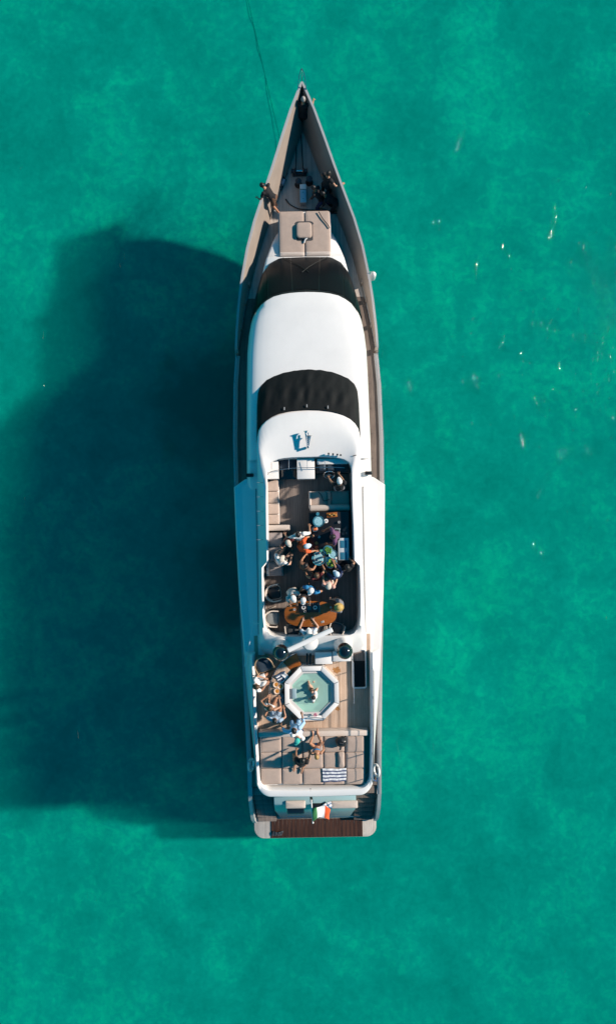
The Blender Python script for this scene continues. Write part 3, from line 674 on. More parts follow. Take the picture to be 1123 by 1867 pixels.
for s in (1, -1):
    MB().tube([(s*1.75, -9.9, 4.65), (s*1.75, -10.15, 2.6)], 0.05, 10).build('pillar', M_STEEL, yacht)

# guard rails round the pool deck
for s in (1, -1):
    ys = [-5.6, -6.6, -7.6, -8.6, -9.5]
    top = [(s*(cin(y)+0.07), y, 6.12) for y in ys]; mid = [(x, y, 5.93) for x, y, z in top]
    MB().tube(top, 0.016, 6).build('guard_rail', M_STEEL, yacht); MB().tube(mid, 0.009, 5).build('guard_rail', M_STEEL, yacht)
    for x, y, z in top:
        MB().tube([(x, y, 5.72), (x, y, z)], 0.014, 6).build('stanchion', M_STEEL, yacht)
a = B(613, 1330, 5.3)
MB().tube(smooth([B(594, 1313, 5.3), B(594, 1311, 6.0), B(580, 1309, 6.05), B(560, 1309, 6.0), B(560, 1311, 5.3)], 4), 0.016, 6).build('tub_hand_rail', M_STEEL, yacht)

# ================================================================ furniture and loose things
# --- fore deck sun pad
p0 = B(555.5, 427, 3.45)
pad = thing('sun_pad', 'taupe bow sun pad with square table in its middle', 'sun pad', (p0.x, p0.y, DECK), 0)
def local(o, x, y, z): return (x-o.location.x, y-o.location.y, z-o.location.z)
a, b = B(508, 386, 3.40), B(603, 466, 3.40); W_, H_ = b.x-a.x, a.y-b.y
MB().prism(rrect(W_+0.04, H_+0.04, 0.09), 0.0, 0.80).build('base', M_WHITE, pad)
for s in (-1, 1):
    m = MB(); cushion(m, (s*(W_/4+0.006), 0, 0.80), W_/2-0.025, H_, 0.12, 0, 0.09, 0.012); m.build('mattress', M_CUSH, pad)
    m = MB(); cushion(m, (s*(W_/4+0.004), -H_/2+0.05, 0.925), W_/2-0.03, 0.17, 0.10, 0, 0.05, 0.02); m.build('bolster', M_CUSHL, pad)
tz = 0.945; c0 = B(554.5, 420, 3.6); cx, cy = c0.x-p0.x, c0.y-p0.y
MB().loft([[(cx+x, cy+y, z) for x, y in rrect(0.66+d, 0.66+d, 0.14)] for d, z in ((0.1, 0.925), (0.1, 0.93))], True, True, True).build('well_edge', M_CHAR, pad)
m = MB(); cushion(m, (cx, cy, tz), 0.60, 0.60, 0.10, 0, 0.13, 0.01); m.build('table_top', M_CUSH, pad)
MB().tube([(-0.03, -H_/2+0.5, 0.95), (0.02, -H_/2+0.62, 0.99), (0.1, -H_/2+0.66, 1.0)], 0.03, 8).build('grab_handle', M_WHITE, pad)

# --- fore deck gear
def rope(pts, r, m, label, n=8):
    o = MB().tube(smooth(pts, n), r, 6).build('rope', m); return tag(o, label, 'rope')
rope([B(581, 262, 2.9), B(586, 285, 2.68), B(592, 310, 2.68), B(590, 322, 2.65), B(588, 335, 2.66)], 0.022, M_ROPEW, 'pale rope running aft from the white starboard fairlead on the foredeck')
rope([B(536, 250, 2.75), B(528, 272, 2.66), B(516, 312, 2.66), B(506, 338, 2.75), B(492, 372, 2.7), B(483, 396, 2.66), B(470, 430, 2.64)], 0.03, M_ROPE, 'dark mooring line along the port foot of the bow bulwark')
rope([B(521, 363, 2.64), B(528, 372, 2.65), B(540, 379, 2.65), B(553, 382, 2.66), B(575, 383, 2.66), B(590, 381, 2.65)], 0.022, M_ROPE, 'dark rope curving across the deck ahead of the bow sun pad')
rope([B(581, 386, 3.58), B(588, 398, 3.575), B(596, 408, 3.57), B(601, 416, 3.56)], 0.018, M_ROPE, 'thin dark line lying across the starboard corner of the bow sun pad')
rope([B(524, 315, 2.64), B(518, 328, 2.65), B(512, 342, 2.65), B(507, 352, 2.65)], 0.026, M_ROPE, 'short dark line beside the port mooring winch')
o = MB().tube(smooth([(0.0, 13.75, 0.35), (-0.2, 14.3, -0.9), (-0.6, 15.6, -1.8), (-1.2, 18.2, -2.2), (-2.1, 22.5, -2.3), (-3.0, 27.0, -2.34)], 6), 0.012, 6).build('anchor_chain', M_ROPE); tag(o, 'dark anchor chain slanting down through the water ahead of the bow', 'chain')
def cleat(u, v, z, label, m, rz=0.0, L=0.22):
    p = B(u, v, z); o = thing('cleat', label, 'cleat', p, rz)
    MB().box((0, 0, 0.015), (0.16, 0.08, 0.03)).build('base', m, o, 0.01)
    for s in (-1, 1): MB().tube([(s*0.05, 0, 0.03), (s*0.05, 0, 0.08)], 0.016, 6).build('post', m, o)
    MB().tube([(-L/2, 0, 0.075), (-0.05, 0, 0.09), (0.05, 0, 0.09), (L/2, 0, 0.075)], [0.012, 0.02, 0.02, 0.012], 8).build('horn_bar', m, o)
    return o
cleat(572, 256, 2.62, 'white cleat on the starboard side of the bow deck', M_WHITE, R(-65), 0.36)
cleat(533, 256, 2.62, 'grey cleat on the port side of the bow deck', M_RIM, R(65), 0.3)
cleat(614, 378, 2.62, 'small pale cleat nearest the bow sun pad to starboard', M_WHITE, R(-70))
cleat(622, 376, 2.75, 'small pale cleat against the starboard bulwark by the sun pad', M_WHITE, R(-70), 0.3)
cleat(515, 286, 3.2, 'dark cleat on the sunlit port bulwark near the bow', M_BLACK, R(66))
# anchor windlass with chain wheels
p = B(546, 313, 2.8); wd = thing('anchor_windlass', 'blue grey anchor windlass across the middle of the foredeck', 'windlass', (p.x, p.y, DECK))
MB().box((0, 0, 0.1), (0.55, 0.22, 0.2)).build('base', M_DARKM, wd, 0.03)
for s in (-1, 1):
    d = MB(); d.tube([(s*0.12, 0, 0.26), (s*0.16, 0, 0.26), (s*0.2, 0, 0.26), (s*0.3, 0, 0.26), (s*0.33, 0, 0.26)], [0.12, 0.14, 0.08, 0.08, 0.13], 14); d.build('chain_wheel', M_DARKM, wd)
MB().tube([(-0.12, 0, 0.26), (0.12, 0, 0.26)], 0.05, 10).build('axle', M_STEEL, wd)
for dx in (-0.14, 0.14):
    MB().tube([(dx, 0.12, 0.3), (dx*0.9, 0.6, 0.08), (dx*0.6, 1.5, 0.05), (dx*0.35, 2.3, 0.05)], 0.02, 6).build('chain', M_DARKM, wd)
for u, v, lab in ((544, 331, 'black capstan to port of the white foredeck locker'), (564, 327, 'black capstan to starboard of the white foredeck locker')):
    p = B(u, v, 2.9); cp = thing('capstan', lab, 'capstan', (p.x, p.y, DECK))
    MB().lathe([(0.15, 0), (0.15, 0.05), (0.09, 0.12), (0.075, 0.22), (0.11, 0.32)], (0, 0, 0), 18).build('drum', M_BLACK, cp)
    MB().lathe([(0.12, 0.32), (0.12, 0.36), (0.04, 0.38)], (0, 0, 0), 18).build('cap', M_DARKM, cp)
p = B(552.5, 352, 3.0); lk = thing('deck_locker', 'narrow deck locker with blue lid and white end on the foredeck', 'locker', (p.x, p.y, DECK))
MB().box((0, 0, 0.17), (0.24, 0.70, 0.34)).build('body', M_GREYP, lk, 0.02)
MB().box((0, -0.10, 0.355), (0.25, 0.51, 0.03)).build('lid', mat('blue_lid', (0.20, 0.48, 0.62), 0.5, 0.1, 12, 0.2, 40), lk, 0.01)
MB().box((0, 0.27, 0.36), (0.25, 0.19, 0.04)).build('end_panel', M_WHITE, lk, 0.01)
for y in (-0.2, 0.05): MB().box((0, y, 0.375), (0.06, 0.03, 0.02)).build('latch', M_STEEL, lk, 0.004)
p = B(509, 331, 2.8); wn_ = thing('mooring_winch', 'grey blue mooring winch at the port foot of the bulwark', 'winch', (p.x, p.y, DECK), R(-25))
MB().box((0, 0, 0.06), (0.42, 0.5, 0.12)).build('base', M_DARKM, wn_, 0.02)
MB().tube([(0, -0.22, 0.24), (0, -0.17, 0.24), (0, 0.13, 0.24), (0, 0.2, 0.24)], [0.16, 0.10, 0.10, 0.16], 16).build('drum', M_DARKM, wn_)
MB().box((0.17, 0.02, 0.22), (0.12, 0.22, 0.22)).build('motor', mat('winch_blue', (0.10, 0.22, 0.32), 0.45), wn_, 0.02)
MB().tube([(-0.1, -0.3, 0.1), (-0.2, -0.36, 0.3)], 0.015, 6).build('lever', M_STEEL, wn_)
# fender and life rings on the hull
p = B(676, 504, 3.1)
fd = thing('fender', 'white fender hanging outside the starboard bow', 'fender', (p.x-0.03, p.y, 2.5))
MB().lathe([(0.03, -0.05), (0.09, 0.02), (0.12, 0.12), (0.12, 0.5), (0.09, 0.6), (0.03, 0.66)], (0.10, 0, 0.3), 14).build('body', M_WHITE, fd)
MB().tube([(0.10, 0, 0.95), (0.03, 0, 1.1), (-0.06, 0, 1.1)], 0.012, 6).build('lanyard', M_ROPEW, fd)
def ring(u, v, z, lab, s):
    p = B(u, v, z); o = thing('life_ring', lab, 'life ring', p, 0)
    mb = MB(); rr = []
    for k in range(25):
        a = 2*math.pi*k/24; c = Vector((s*0.12*math.cos(a)*1.0, 0.30*math.sin(a), 0.27*math.cos(a)+0.05)); d = c.normalized()
        nrm = Vector((0.9*s, 0, -0.4)).normalized()
        rr.append([c+(d*math.cos(2*math.pi*j/10)+nrm*math.sin(2*math.pi*j/10))*0.065 for j in range(10)])
    mb.loft(rr, True); mb.build('ring', M_WHITE, o)
    for k in (3, 9, 15, 21):
        a = 2*math.pi*k/24; c = Vector((s*0.12*math.cos(a), 0.30*math.sin(a), 0.27*math.cos(a)+0.05)); t = Vector((-s*0.12*math.sin(a), 0.30*math.cos(a), -0.27*math.sin(a))).normalized()
        MB().tube([c-t*0.04, c+t*0.04], 0.07, 10).build('band', M_RIM, o)
    o.scale = (0.7, 0.75, 0.7)
    return o
ring(458, 1394, 3.05, 'white life ring leaning on the port side rail near the stern', -1)
ring(686, 1404, 3.05, 'white life ring leaning on the starboard side rail near the stern', 1)
rope([B(682, 1408, 2.66), B(688, 1414, 2.67), B(686, 1424, 2.67), B(680, 1420, 2.68), B(683, 1411, 2.69), B(689, 1418, 2.70)], 0.02, mat('blue_rope', (0.03, 0.10, 0.25), 0.8), 'blue coiled rope on the starboard side deck by the stern')
fp = B(687, 1345, 2.8)

# --- cockpit sofas
def sofa(name, label, c, rz, segs, depth, backs, arms=(), seat_m=M_CUSH, back_m=M_CUSHL, cut=0.0):
    """sofa along local X, back at -Y"""
    L = sum(segs); o = thing(name, label, 'sofa', c, rz)
    MB().box((0, 0, 0.14), (L, depth, 0.28)).build('base', M_WHITE, o, 0.02)
    x = -L/2
    for w in segs:
        m = MB(); cushion(m, (x+w/2, 0.05, 0.28), w-0.012, depth-0.12, 0.13, 0, 0.05, 0.015); m.build('seat_cushion', seat_m, o); x += w
    if backs:
        m = MB(); cushion(m, (0, -depth/2+0.07, 0.28), L, 0.13, 0.46, 0, 0.05, 0.02); m.build('backrest', back_m, o)
    for s in arms:
        m = MB(); cushion(m, (s*(L/2+0.08), 0.06, 0.0), 0.16, depth+0.25, 0.52, 0, 0.07, 0.02); m.build('armrest', back_m, o)
    return o
a = B(495.5, 916, 5.7); sofa('sofa', 'port sofa with pink taupe seat and pale back opposite the helm seat', (a.x, a.y, FLY), R(-90), [0.40, 0.42, 0.40, 0.36], 0.52, True)
a = B(508, 962.5, 5.8); m = MB(); cushion(m, (0, 0, 0), 0.84, 0.2, 0.55, 0, 0.08, 0.03); ob = m.build('bolster_seat', M_CUSHL, None, loc=(a.x, a.y, FLY)); tag(ob, 'cream bolster closing the aft end of the port sofa', 'bolster')
a = B(500, 1011, 5.7); sofa('sofa', 'low port lounger aft of the cream bolster', (a.x, a.y, FLY), R(-90), [0.52, 0.52, 0.52], 0.60, False, seat_m=mat('mauve_cushion', (0.30, 0.26, 0.25), 0.85, 0.07, 5, 0.25, 140))
a = B(601, 912, 5.7); hs_ = sofa('helm_seat', 'cream helm bench with rolled back in front of the black bar', (a.x, a.y, FLY), 0, [0.62, 0.78], 0.66, False)
hs_['category'] = 'bench'
m = MB(); m.tube([(-0.72, -0.28, 0.50), (-0.68, -0.28, 0.50), (0.66, -0.28, 0.50), (0.71, -0.28, 0.50)], [0.06, 0.12, 0.12, 0.06], 14); m.build('rolled_back', M_CUSHL, hs_)
m = MB(); cushion(m, (-0.70, 0.02, 0.02), 0.10, 0.62, 0.46, 0, 0.05, 0.02); m.build('armrest', M_CUSHL, hs_)
MB().tube(smooth([(-0.40, 0.30, 0.45), (-0.28, 0.16, 0.455), (-0.22, -0.02, 0.455), (0.0, 0.03, 0.45)], 4), 0.014, 6).build('strap', M_CHAR, hs_)
MB().tube([(0.06, 0.30, 0.45), (0.06, -0.15, 0.45)], 0.014, 6).build('strap', M_CHAR, hs_)

# --- bar counter
ba, bb = B(563, 934, 6.1), B(637.5, 1040, 6.1)
bar = thing('bar_counter', 'black topped bar counter crowded with drinks behind the helm bench', 'bar', ((ba.x+bb.x)/2, (ba.y+bb.y)/2, FLY))
bw, bh = bb.x-ba.x, ba.y-bb.y
MB().box((0, 0, 0.40), (bw-0.08, bh-0.08, 0.80)).build('cabinet', M_BLACK, bar, 0.02)
MB().box((0, 0, 0.825), (bw, bh, 0.04)).build('worktop', mat('black_stone', (0.010, 0.010, 0.012), 0.3, 0.4, 30), bar, 0.012)
BZ = FLY+0.846
def lath(name, label, cat, u, v, prof, m, z=BZ, n=18, group=None, extra=None):
    p = B(u, v, z+0.05); o = thing(name, label, cat, (p.x, p.y, z), group=group) if extra else None
    b_ = MB().lathe(prof, (0, 0, 0), n)
    if extra:
        b_.build('body', m, o)
        for nm, pr, mm in extra: MB().lathe(pr, (0, 0, 0), n).build(nm, mm, o)
        return o
    o = b_.build(name, m, loc=(p.x, p.y, z)); return tag(o, label, cat, group)
TEALG = mat('teal_glass', (0.05, 0.22, 0.30), 0.15, 0.3, 20, coat=0.5)
ICE = mat('ice', (0.30, 0.55, 0.62), 0.25, 0.3, 30, 0.6, 40)
lath('ice_bucket', 'round blue ice bucket at the forward end of the bar', 'bucket', 580.5, 950.5, [(0.14, 0), (0.19, 0.16), (0.195, 0.17), (0.18, 0.17), (0.16, 0.10)], TEALG, n=24, extra=[('ice_fill', [(0.172, 0.12), (0.15, 0.15), (0.05, 0.155)], ICE)])
lath('saucer', 'white saucer with cup beside the round blue ice bucket', 'saucer', 594.5, 950, [(0.04, 0), (0.075, 0.02), (0.07, 0.022), (0.03, 0.012)], M_WHITE, extra=[('cup', [(0.025, 0.015), (0.04, 0.07), (0.034, 0.07), (0.02, 0.03)], M_WHITE)])
ORNG = mat('orange_fruit', (0.62, 0.16, 0.05), 0.5, 0.4, 30)
lath('snack_bowl', 'small bowl of orange fruit just aft of the round ice bucket', 'bowl', 574.5, 964.5, [(0.04, 0), (0.09, 0.06), (0.095, 0.065), (0.08, 0.06)], M_WHITE, extra=[('fruit', [(0.082, 0.05), (0.06, 0.085), (0.01, 0.095)], ORNG)])
lath('jug', 'small blue jug on the forward edge of the bar', 'jug', 579, 937, [(0.05, 0), (0.065, 0.08), (0.045, 0.16), (0.055, 0.2), (0.045, 0.2)], TEALG)
AMB = mat('amber_food', (0.50, 0.26, 0.06), 0.6, 0.5, 25)
def slabpx(name, label, cat, u0, u1, v0, v1, z, t, m, rz=0.0, parts=()):
    a, b = B(u0, v0, z), B(u1, v1, z); o = thing(name, label, cat, ((a.x+b.x)/2, (a.y+b.y)/2, z), rz)
    MB().box((0, 0, t/2), (b.x-a.x, a.y-b.y, t)).build('base', m, o, 0.008)
    for nm, c, d, mm in parts: MB().box(c, d).build(nm, mm, o, min(d)*0.2)
    return o
slabpx('serving_board', 'wooden serving board with amber snacks by the rolled back', 'board', 595, 615, 934.5, 943, BZ, 0.02, M_VARN, R(4), [('snack', (-0.08+0.07*k, 0.02*(-1)**k, 0.045), (0.06, 0.05, 0.05), AMB) for k in range(4)])
slabpx('card_reader', 'dark square device with pale rim near the middle of the bar', 'device', 609, 620, 963, 973, BZ, 0.05, M_GREYP, R(-5), [('display', (0, 0, 0.053), (0.13, 0.11, 0.006), M_BLACK)])
for k, (u, v, lab) in enumerate(((618, 952, 'lone small white cup on the starboard side of the bar'), (582, 979, 'small white cup in the middle of the bar, aft of the fruit bowl'))):
    lath('cup', lab, 'cup', u, v, [(0.03, 0), (0.042, 0.08), (0.036, 0.08), (0.025, 0.02)], M_WHITE, n=14)
for k, (u, v) in enumerate(((627, 966), (632, 972), (625, 973), (631, 962))):
    lath('glass_tumbler', ['dark tumbler nearest the square device on the bar', 'dark tumbler at the coaming edge of the bar', 'dark tumbler on the aft side of the tumbler cluster', 'dark tumbler on the forward side of the tumbler cluster'][k], 'tumbler', u, v, [(0.03, 0), (0.04, 0.11), (0.033, 0.11), (0.026, 0.02)], mat('smoke_glass', (0.06, 0.08, 0.10), 0.1, coat=0.6), n=14, group='dark tumblers on the bar')
rk = slabpx('drawer_rack', 'white framed rack with two blue panels at the starboard edge of the bar', 'rack', 616, 636, 981, 1021, BZ, 0.05, mat('rack_grey', (0.55, 0.6, 0.63), 0.4))
BLUEP = mat('blue_panel', (0.03, 0.17, 0.27), 0.4, 0.1, 10)
for y in (0.17, -0.24): MB().box((0.0, y, 0.054), (0.23, 0.26, 0.012)).build('panel', BLUEP, rk, 0.004)
GREEN = mat('salad_green', (0.07, 0.22, 0.03), 0.6, 0.6, 25)
def heap(o, r, z, n, m, nm, size=0.03, seed=1):
    rnd = random.Random(seed); mb = MB()
    for k in range(n):
        a = rnd.random()*6.28; d = r*math.sqrt(rnd.random()); q = size*(0.6+0.8*rnd.random())
        mb.ell((d*math.cos(a), d*math.sin(a), z+rnd.random()*0.04), (q, q*(0.5+0.6*rnd.random()), q*0.5), 6, 4, rot=Matrix.Rotation(rnd.random()*3, 3, 'Z') @ Matrix.Rotation(rnd.random()-0.5, 3, 'X'))
    q = mb.build(nm, m, o); q['kind'] = 'stuff'; return q
sb = lath('salad_bowl', 'bowl of green salad beside the blue panelled rack', 'bowl', 597.5, 1003, [(0.06, 0), (0.16, 0.08), (0.165, 0.085), (0.145, 0.075)], TEALG, extra=[('rim', [(0.16, 0.083), (0.17, 0.09), (0.16, 0.095)], TEALG)])
heap(sb, 0.12, 0.09, 40, GREEN, 'salad_leaves', 0.035, 3)
it = lath('ice_tub', 'wide teal tub of ice and bottles in the middle of the crowd', 'tub', 581, 1018, [(0.17, 0), (0.23, 0.2), (0.24, 0.21), (0.22, 0.2), (0.19, 0.12)], TEALG, n=24, extra=[('ice_fill', [(0.205, 0.13), (0.18, 0.17), (0.05, 0.18)], ICE)])
BOT = [mat('green_bottle', (0.02, 0.10, 0.03), 0.1, coat=0.6), mat('clear_bottle', (0.35, 0.45, 0.45), 0.1, coat=0.6), mat('amber_bottle', (0.30, 0.12, 0.02), 0.1, coat=0.6)]
rnd = random.Random(5)
for k, (u, v) in enumerate(((574, 1012), (583, 1009), (589, 1016), (580, 1021), (587, 1024), (573, 1021))):
    p = B(u, v, BZ+0.3); o = thing('bottle', ['green bottle on the port forward side of the teal ice tub', 'clear bottle at the forward edge of the teal ice tub', 'amber bottle on the starboard side of the teal ice tub', 'green bottle in the middle of the teal ice tub', 'clear bottle at the starboard aft edge of the teal ice tub', 'amber bottle on the port aft side of the teal ice tub'][k], 'bottle', (p.x, p.y, BZ+0.14), group='bottles in the ice tub')
    MB().lathe([(0.035, 0), (0.036, 0.14), (0.014, 0.2), (0.013, 0.26)], (0, 0, 0), 10).build('glass', BOT[k % 3], o); MB().lathe([(0.015, 0.255), (0.015, 0.28)], (0, 0, 0), 8).build('cap', [M_WHITE, ORNG, M_STEEL][k % 3], o)
ib = lath('ice_bowl', 'clear pale blue bowl aft of the salad beside the rack', 'bowl', 607, 1010, [(0.07, 0), (0.14, 0.12), (0.15, 0.13), (0.13, 0.12), (0.1, 0.06)], mat('pale_blue_glass', (0.25, 0.5, 0.55), 0.1, 0.2, 10, coat=0.6), extra=[('ice_fill', [(0.122, 0.07), (0.1, 0.1), (0.03, 0.105)], ICE)])
hb_ = lath('fruit_platter', 'round platter heaped with limes and herbs at the aft end of the bar', 'platter', 604, 1026, [(0.12, 0), (0.2, 0.02), (0.205, 0.03), (0.18, 0.025)], M_BLACK, n=24, extra=[('rim', [(0.2, 0.025), (0.21, 0.032), (0.2, 0.036)], M_STEEL)])
heap(hb_, 0.15, 0.05, 46, GREEN, 'herbs', 0.03, 8); heap(hb_, 0.14, 0.07, 12, mat('lime_green', (0.30, 0.42, 0.05), 0.5), 'limes', 0.035, 9)
slabpx('serving_tray', 'narrow white tray lying across the bar aft of the salad', 'tray', 592, 614, 1015.5, 1019.5, BZ, 0.03, M_WHITE, R(-2), [('napkin', (0.05, 0, 0.035), (0.12, 0.04, 0.012), M_CUSHL)])
for k, (u, v, m, lab) in enumerate(((577, 998, ORNG, 'orange cocktail glass next to the person in orange'), (570, 1002, mat('pink_drink', (0.5, 0.25, 0.2), 0.3), 'pink cocktail glass nearest the person in orange'), (586, 1003, mat('mint_drink', (0.10, 0.40, 0.33), 0.3), 'mint green cocktail glass between the ice tub and the salad'), (579, 1005, mat('peach_drink', (0.60, 0.33, 0.20), 0.4), 'peach cocktail glass on the forward side of the teal ice tub'), (577, 990, mat('herb_box', (0.22, 0.22, 0.07), 0.6, 0.4, 30), 'olive green tumbler in line forward of the orange cocktail'))):
    lath('cocktail_glass', lab, 'glass', u, v, [(0.035, 0), (0.055, 0.12), (0.05, 0.12), (0.045, 0.1)], m, n=14, extra=[('drink', [(0.046, 0.1), (0.03, 0.108)], m)])

# --- oval table with the music controller
tp = B(566, 1119.5, 6.0)
tb = thing('oval_table', 'varnished oval orange wood table with music gear on it', 'table', (tp.x, tp.y, FLY))
def oval(rx, ry, n=40, e=2.6): return [(rx*math.copysign(abs(math.cos(2*math.pi*k/n))**(2/e), math.cos(2*math.pi*k/n)), ry*math.copysign(abs(math.sin(2*math.pi*k/n))**(2/e), math.sin(2*math.pi*k/n))) for k in range(n)]
MB().prism(oval(0.92, 0.45), 0.71, 0.75).build('table_top', M_VARN, tb, 0.01)
MB().prism(oval(0.90, 0.43), 0.64, 0.708).build('apron', M_VARN, tb)
for s in (-1, 1):
    MB().lathe([(0.17, 0), (0.15, 0.03), (0.05, 0.06), (0.045, 0.64)], (s*0.45, 0, 0), 16).build('pedestal', M_STEEL, tb)
cz = FLY+0.752
cp_ = B(564, 1107.5, cz); dj = thing('dj_controller', 'black two deck music controller on the oval table', 'music controller', (cp_.x, cp_.y, cz), R(-1))
MB().box((0, 0, 0.035), (0.72, 0.34, 0.07)).build('body', M_BLACK, dj, 0.012)
for s in (-1, 1):
    MB().lathe([(0.115, 0), (0.115, 0.014), (0.105, 0.018)], (s*0.20, 0.01, 0.07), 28).build('jog_wheel', M_DARKM, dj)
    rg = MB(); rg.loft([[(s*0.20+r_*math.cos(2*math.pi*k/24), 0.01+r_*math.sin(2*math.pi*k/24), 0.0895) for k in range(24)] for r_ in (0.042, 0.068)], True); rg.build('jog_ring', M_WHITE, dj)
for k in range(4): MB().box((-0.045+0.03*k, 0.0, 0.075), (0.008, 0.16, 0.012)).build('fader', M_STEEL, dj)
for k in range(8): MB().lathe([(0.013, 0), (0.011, 0.025)], (-0.3+0.085*k, 0.14, 0.07), 8).build('knob', M_RIM, dj)
MB().box((0.352, 0.0, 0.075), (0.012, 0.33, 0.02)).build('trim', M_STEEL, dj)
for u, v, lab in ((537, 1111, 'small pale cup at the port end of the oval table'), (556, 1114.5, 'small white cup just aft of the music controller'), (603, 1107, 'small white cup at the starboard end of the oval table')):
    lath('cup', lab, 'cup', u, v, [(0.03, 0), (0.04, 0.09), (0.034, 0.09), (0.025, 0.02)], M_WHITE, z=cz, n=14)
slabpx('phone', 'pale phone near the aft starboard edge of the oval table', 'phone', 585, 591, 1132, 1135.5, cz, 0.01, M_CUSHL, R(15), [('screen', (0, 0, 0.011), (0.09, 0.055, 0.003), M_GREYP)])

# --- chairs
def chair(label, u, v, face, fm, cm, grp='tub chairs on the flybridge', z=FLY, w=0.50, soft=None):
    p = B(u, v, z+0.45); o = thing('chair', label, 'chair', (p.x, p.y, z), R(face), grp)
    for sx in (-1, 1):
        for sy in (-1, 1): MB().tube([(sx*w*0.44, sy*w*0.42, 0), (sx*w*0.40, sy*w*0.38, 0.40)], [0.013, 0.016], 6).build('leg', fm, o)
    MB().prism(rrect(w*0.98, w*0.98, 0.12), 0.37, 0.40).build('seat_frame', fm, o)
    m = MB(); cushion(m, (0, 0.01, 0.40), w*0.86, w*0.86, 0.09, 0, 0.10, 0.02); m.build('seat_cushion', cm, o)
    arc = [(w*0.56, w*0.42, 0.62)]+[(w*0.56*math.cos(R(a)), w*0.08+w*0.62*math.sin(R(a)), 0.64+0.10*(-math.sin(R(a)))) for a in range(0, -181, -15)]+[(-w*0.56, w*0.42, 0.62)]
    MB().tube(arc, 0.024, 8).build('arm_rail', fm, o)
    m = MB(); rr = []
    for a in range(-25, -156, -13):
        c_, s_ = math.cos(R(a)), math.sin(R(a)); top = 0.62-0.10*s_
        rr.append([(w*0.53*c_, w*0.08+w*0.59*s_, 0.42), (w*0.54*c_, w*0.08+w*0.60*s_, top), (w*0.49*c_, w*0.08+w*0.54*s_, top), (w*0.47*c_, w*0.08+w*0.52*s_, 0.42)])
    m.loft(rr, True, True, True); m.build('backrest', soft or cm, o)
    for s in (-1, 1): MB().tube([(s*w*0.47, w*0.40, 0.38), (s*w*0.56, w*0.42, 0.62)], 0.016, 6).build('arm_post', fm, o)
    return o
M_CREAMF = mat('cream_frame', (0.55, 0.47, 0.40), 0.5)
chair('round pale tub chair with black cushion on the port side of the cockpit', 499, 1081, -80, M_CREAMF, M_BLACK, w=0.52, soft=M_CUSHL)
chair('beige armchair with grey seat beside the oval table', 496, 1127, -95, M_CREAMF, mat('grey_seat', (0.20, 0.215, 0.215), 0.85, 0.1, 6), w=0.50, soft=M_CUSHL)
chair('dark seated chair at the port aft side of the oval table', 534, 1150, 4, M_CREAMF, M_CHAR, w=0.47)
chair('dark seated chair under the radar bar at the oval table', 582, 1151, 0, M_CREAMF, M_CHAR, w=0.47)
chair('dark seated chair at the starboard aft side of the oval table', 613, 1147, -18, M_CREAMF, M_CHAR, w=0.47)
chair('navy cushioned chair beside the port black dome', 481, 1211, -155, mat('tan_frame', (0.42, 0.27, 0.15), 0.5), M_NAVY, w=0.56)
for u0, v0, u1, v1, lab in ((504, 1097, 514, 1092, 'tan wooden stick lying beside the round tub chair'), (486, 1113, 503, 1105, 'tan wooden stick lying forward of the beige armchair')):
    a, b = B(u0, v0, FLY+0.03), B(u1, v1, FLY+0.03); o = MB().tube([a, a.lerp(b, 0.5)+Vector((0, 0, 0.01)), b], [0.022, 0.026, 0.02], 8).build('paddle', M_CREAMF); tag(o, lab, 'stick')

# --- hot tub
hc = B(568.5, 1264, 5.85); tub = thing('hot_tub', 'white octagonal hot tub with pale green water', 'hot tub', (hc.x, hc.y, FLY))
def octa(r, z): return [(r/math.cos(R(22.5))*math.cos(R(22.5+45*k)), r/math.cos(R(22.5))*math.sin(R(22.5+45*k)), z) for k in range(8)]
TZ = 0.60
MB().loft([octa(0.93, 0), octa(0.93, TZ-0.1), octa(0.955, TZ-0.08), octa(0.955, TZ)], True).build('surround', M_WHITE, tub, 0.012, ang=30)
for k in range(8):      # rim slabs, one per side
    a, b = octa(0.955, TZ)[k], octa(0.955, TZ)[(k+1) % 8]; c, d = octa(0.795, TZ)[(k+1) % 8], octa(0.795, TZ)[k]
    def sh(p, q, t): return tuple(x+(y-x)*t for x, y in zip(p, q))
    e = 0.012; poly = [sh(a, b, e), sh(a, b, 1-e), sh(c, d, e), sh(c, d, 1-e)]
    MB().prism([(p[0], p[1]) for p in poly], TZ-0.02, TZ+0.025).build('rim_slab', M_WHITE, tub, 0.008)
M_STEPT = mat('tub_step', (0.62, 0.60, 0.58), 0.35, 0.04, 4)
MB().loft([octa(0.80, TZ), octa(0.79, TZ-0.07), octa(0.69, TZ-0.075), octa(0.685, TZ-0.12)], True).build('inner_step', M_STEPT, tub, ang=25)
M_SHELL = mat('tub_shell', (0.70, 0.72, 0.68), 0.4)
MB().loft([octa(0.685, TZ-0.10), octa(0.66, 0.30), octa(0.42, 0.30), octa(0.38, 0.06), [(0, 0, 0.06)]*8], True).build('tub_shell', M_SHELL, tub, ang=25)
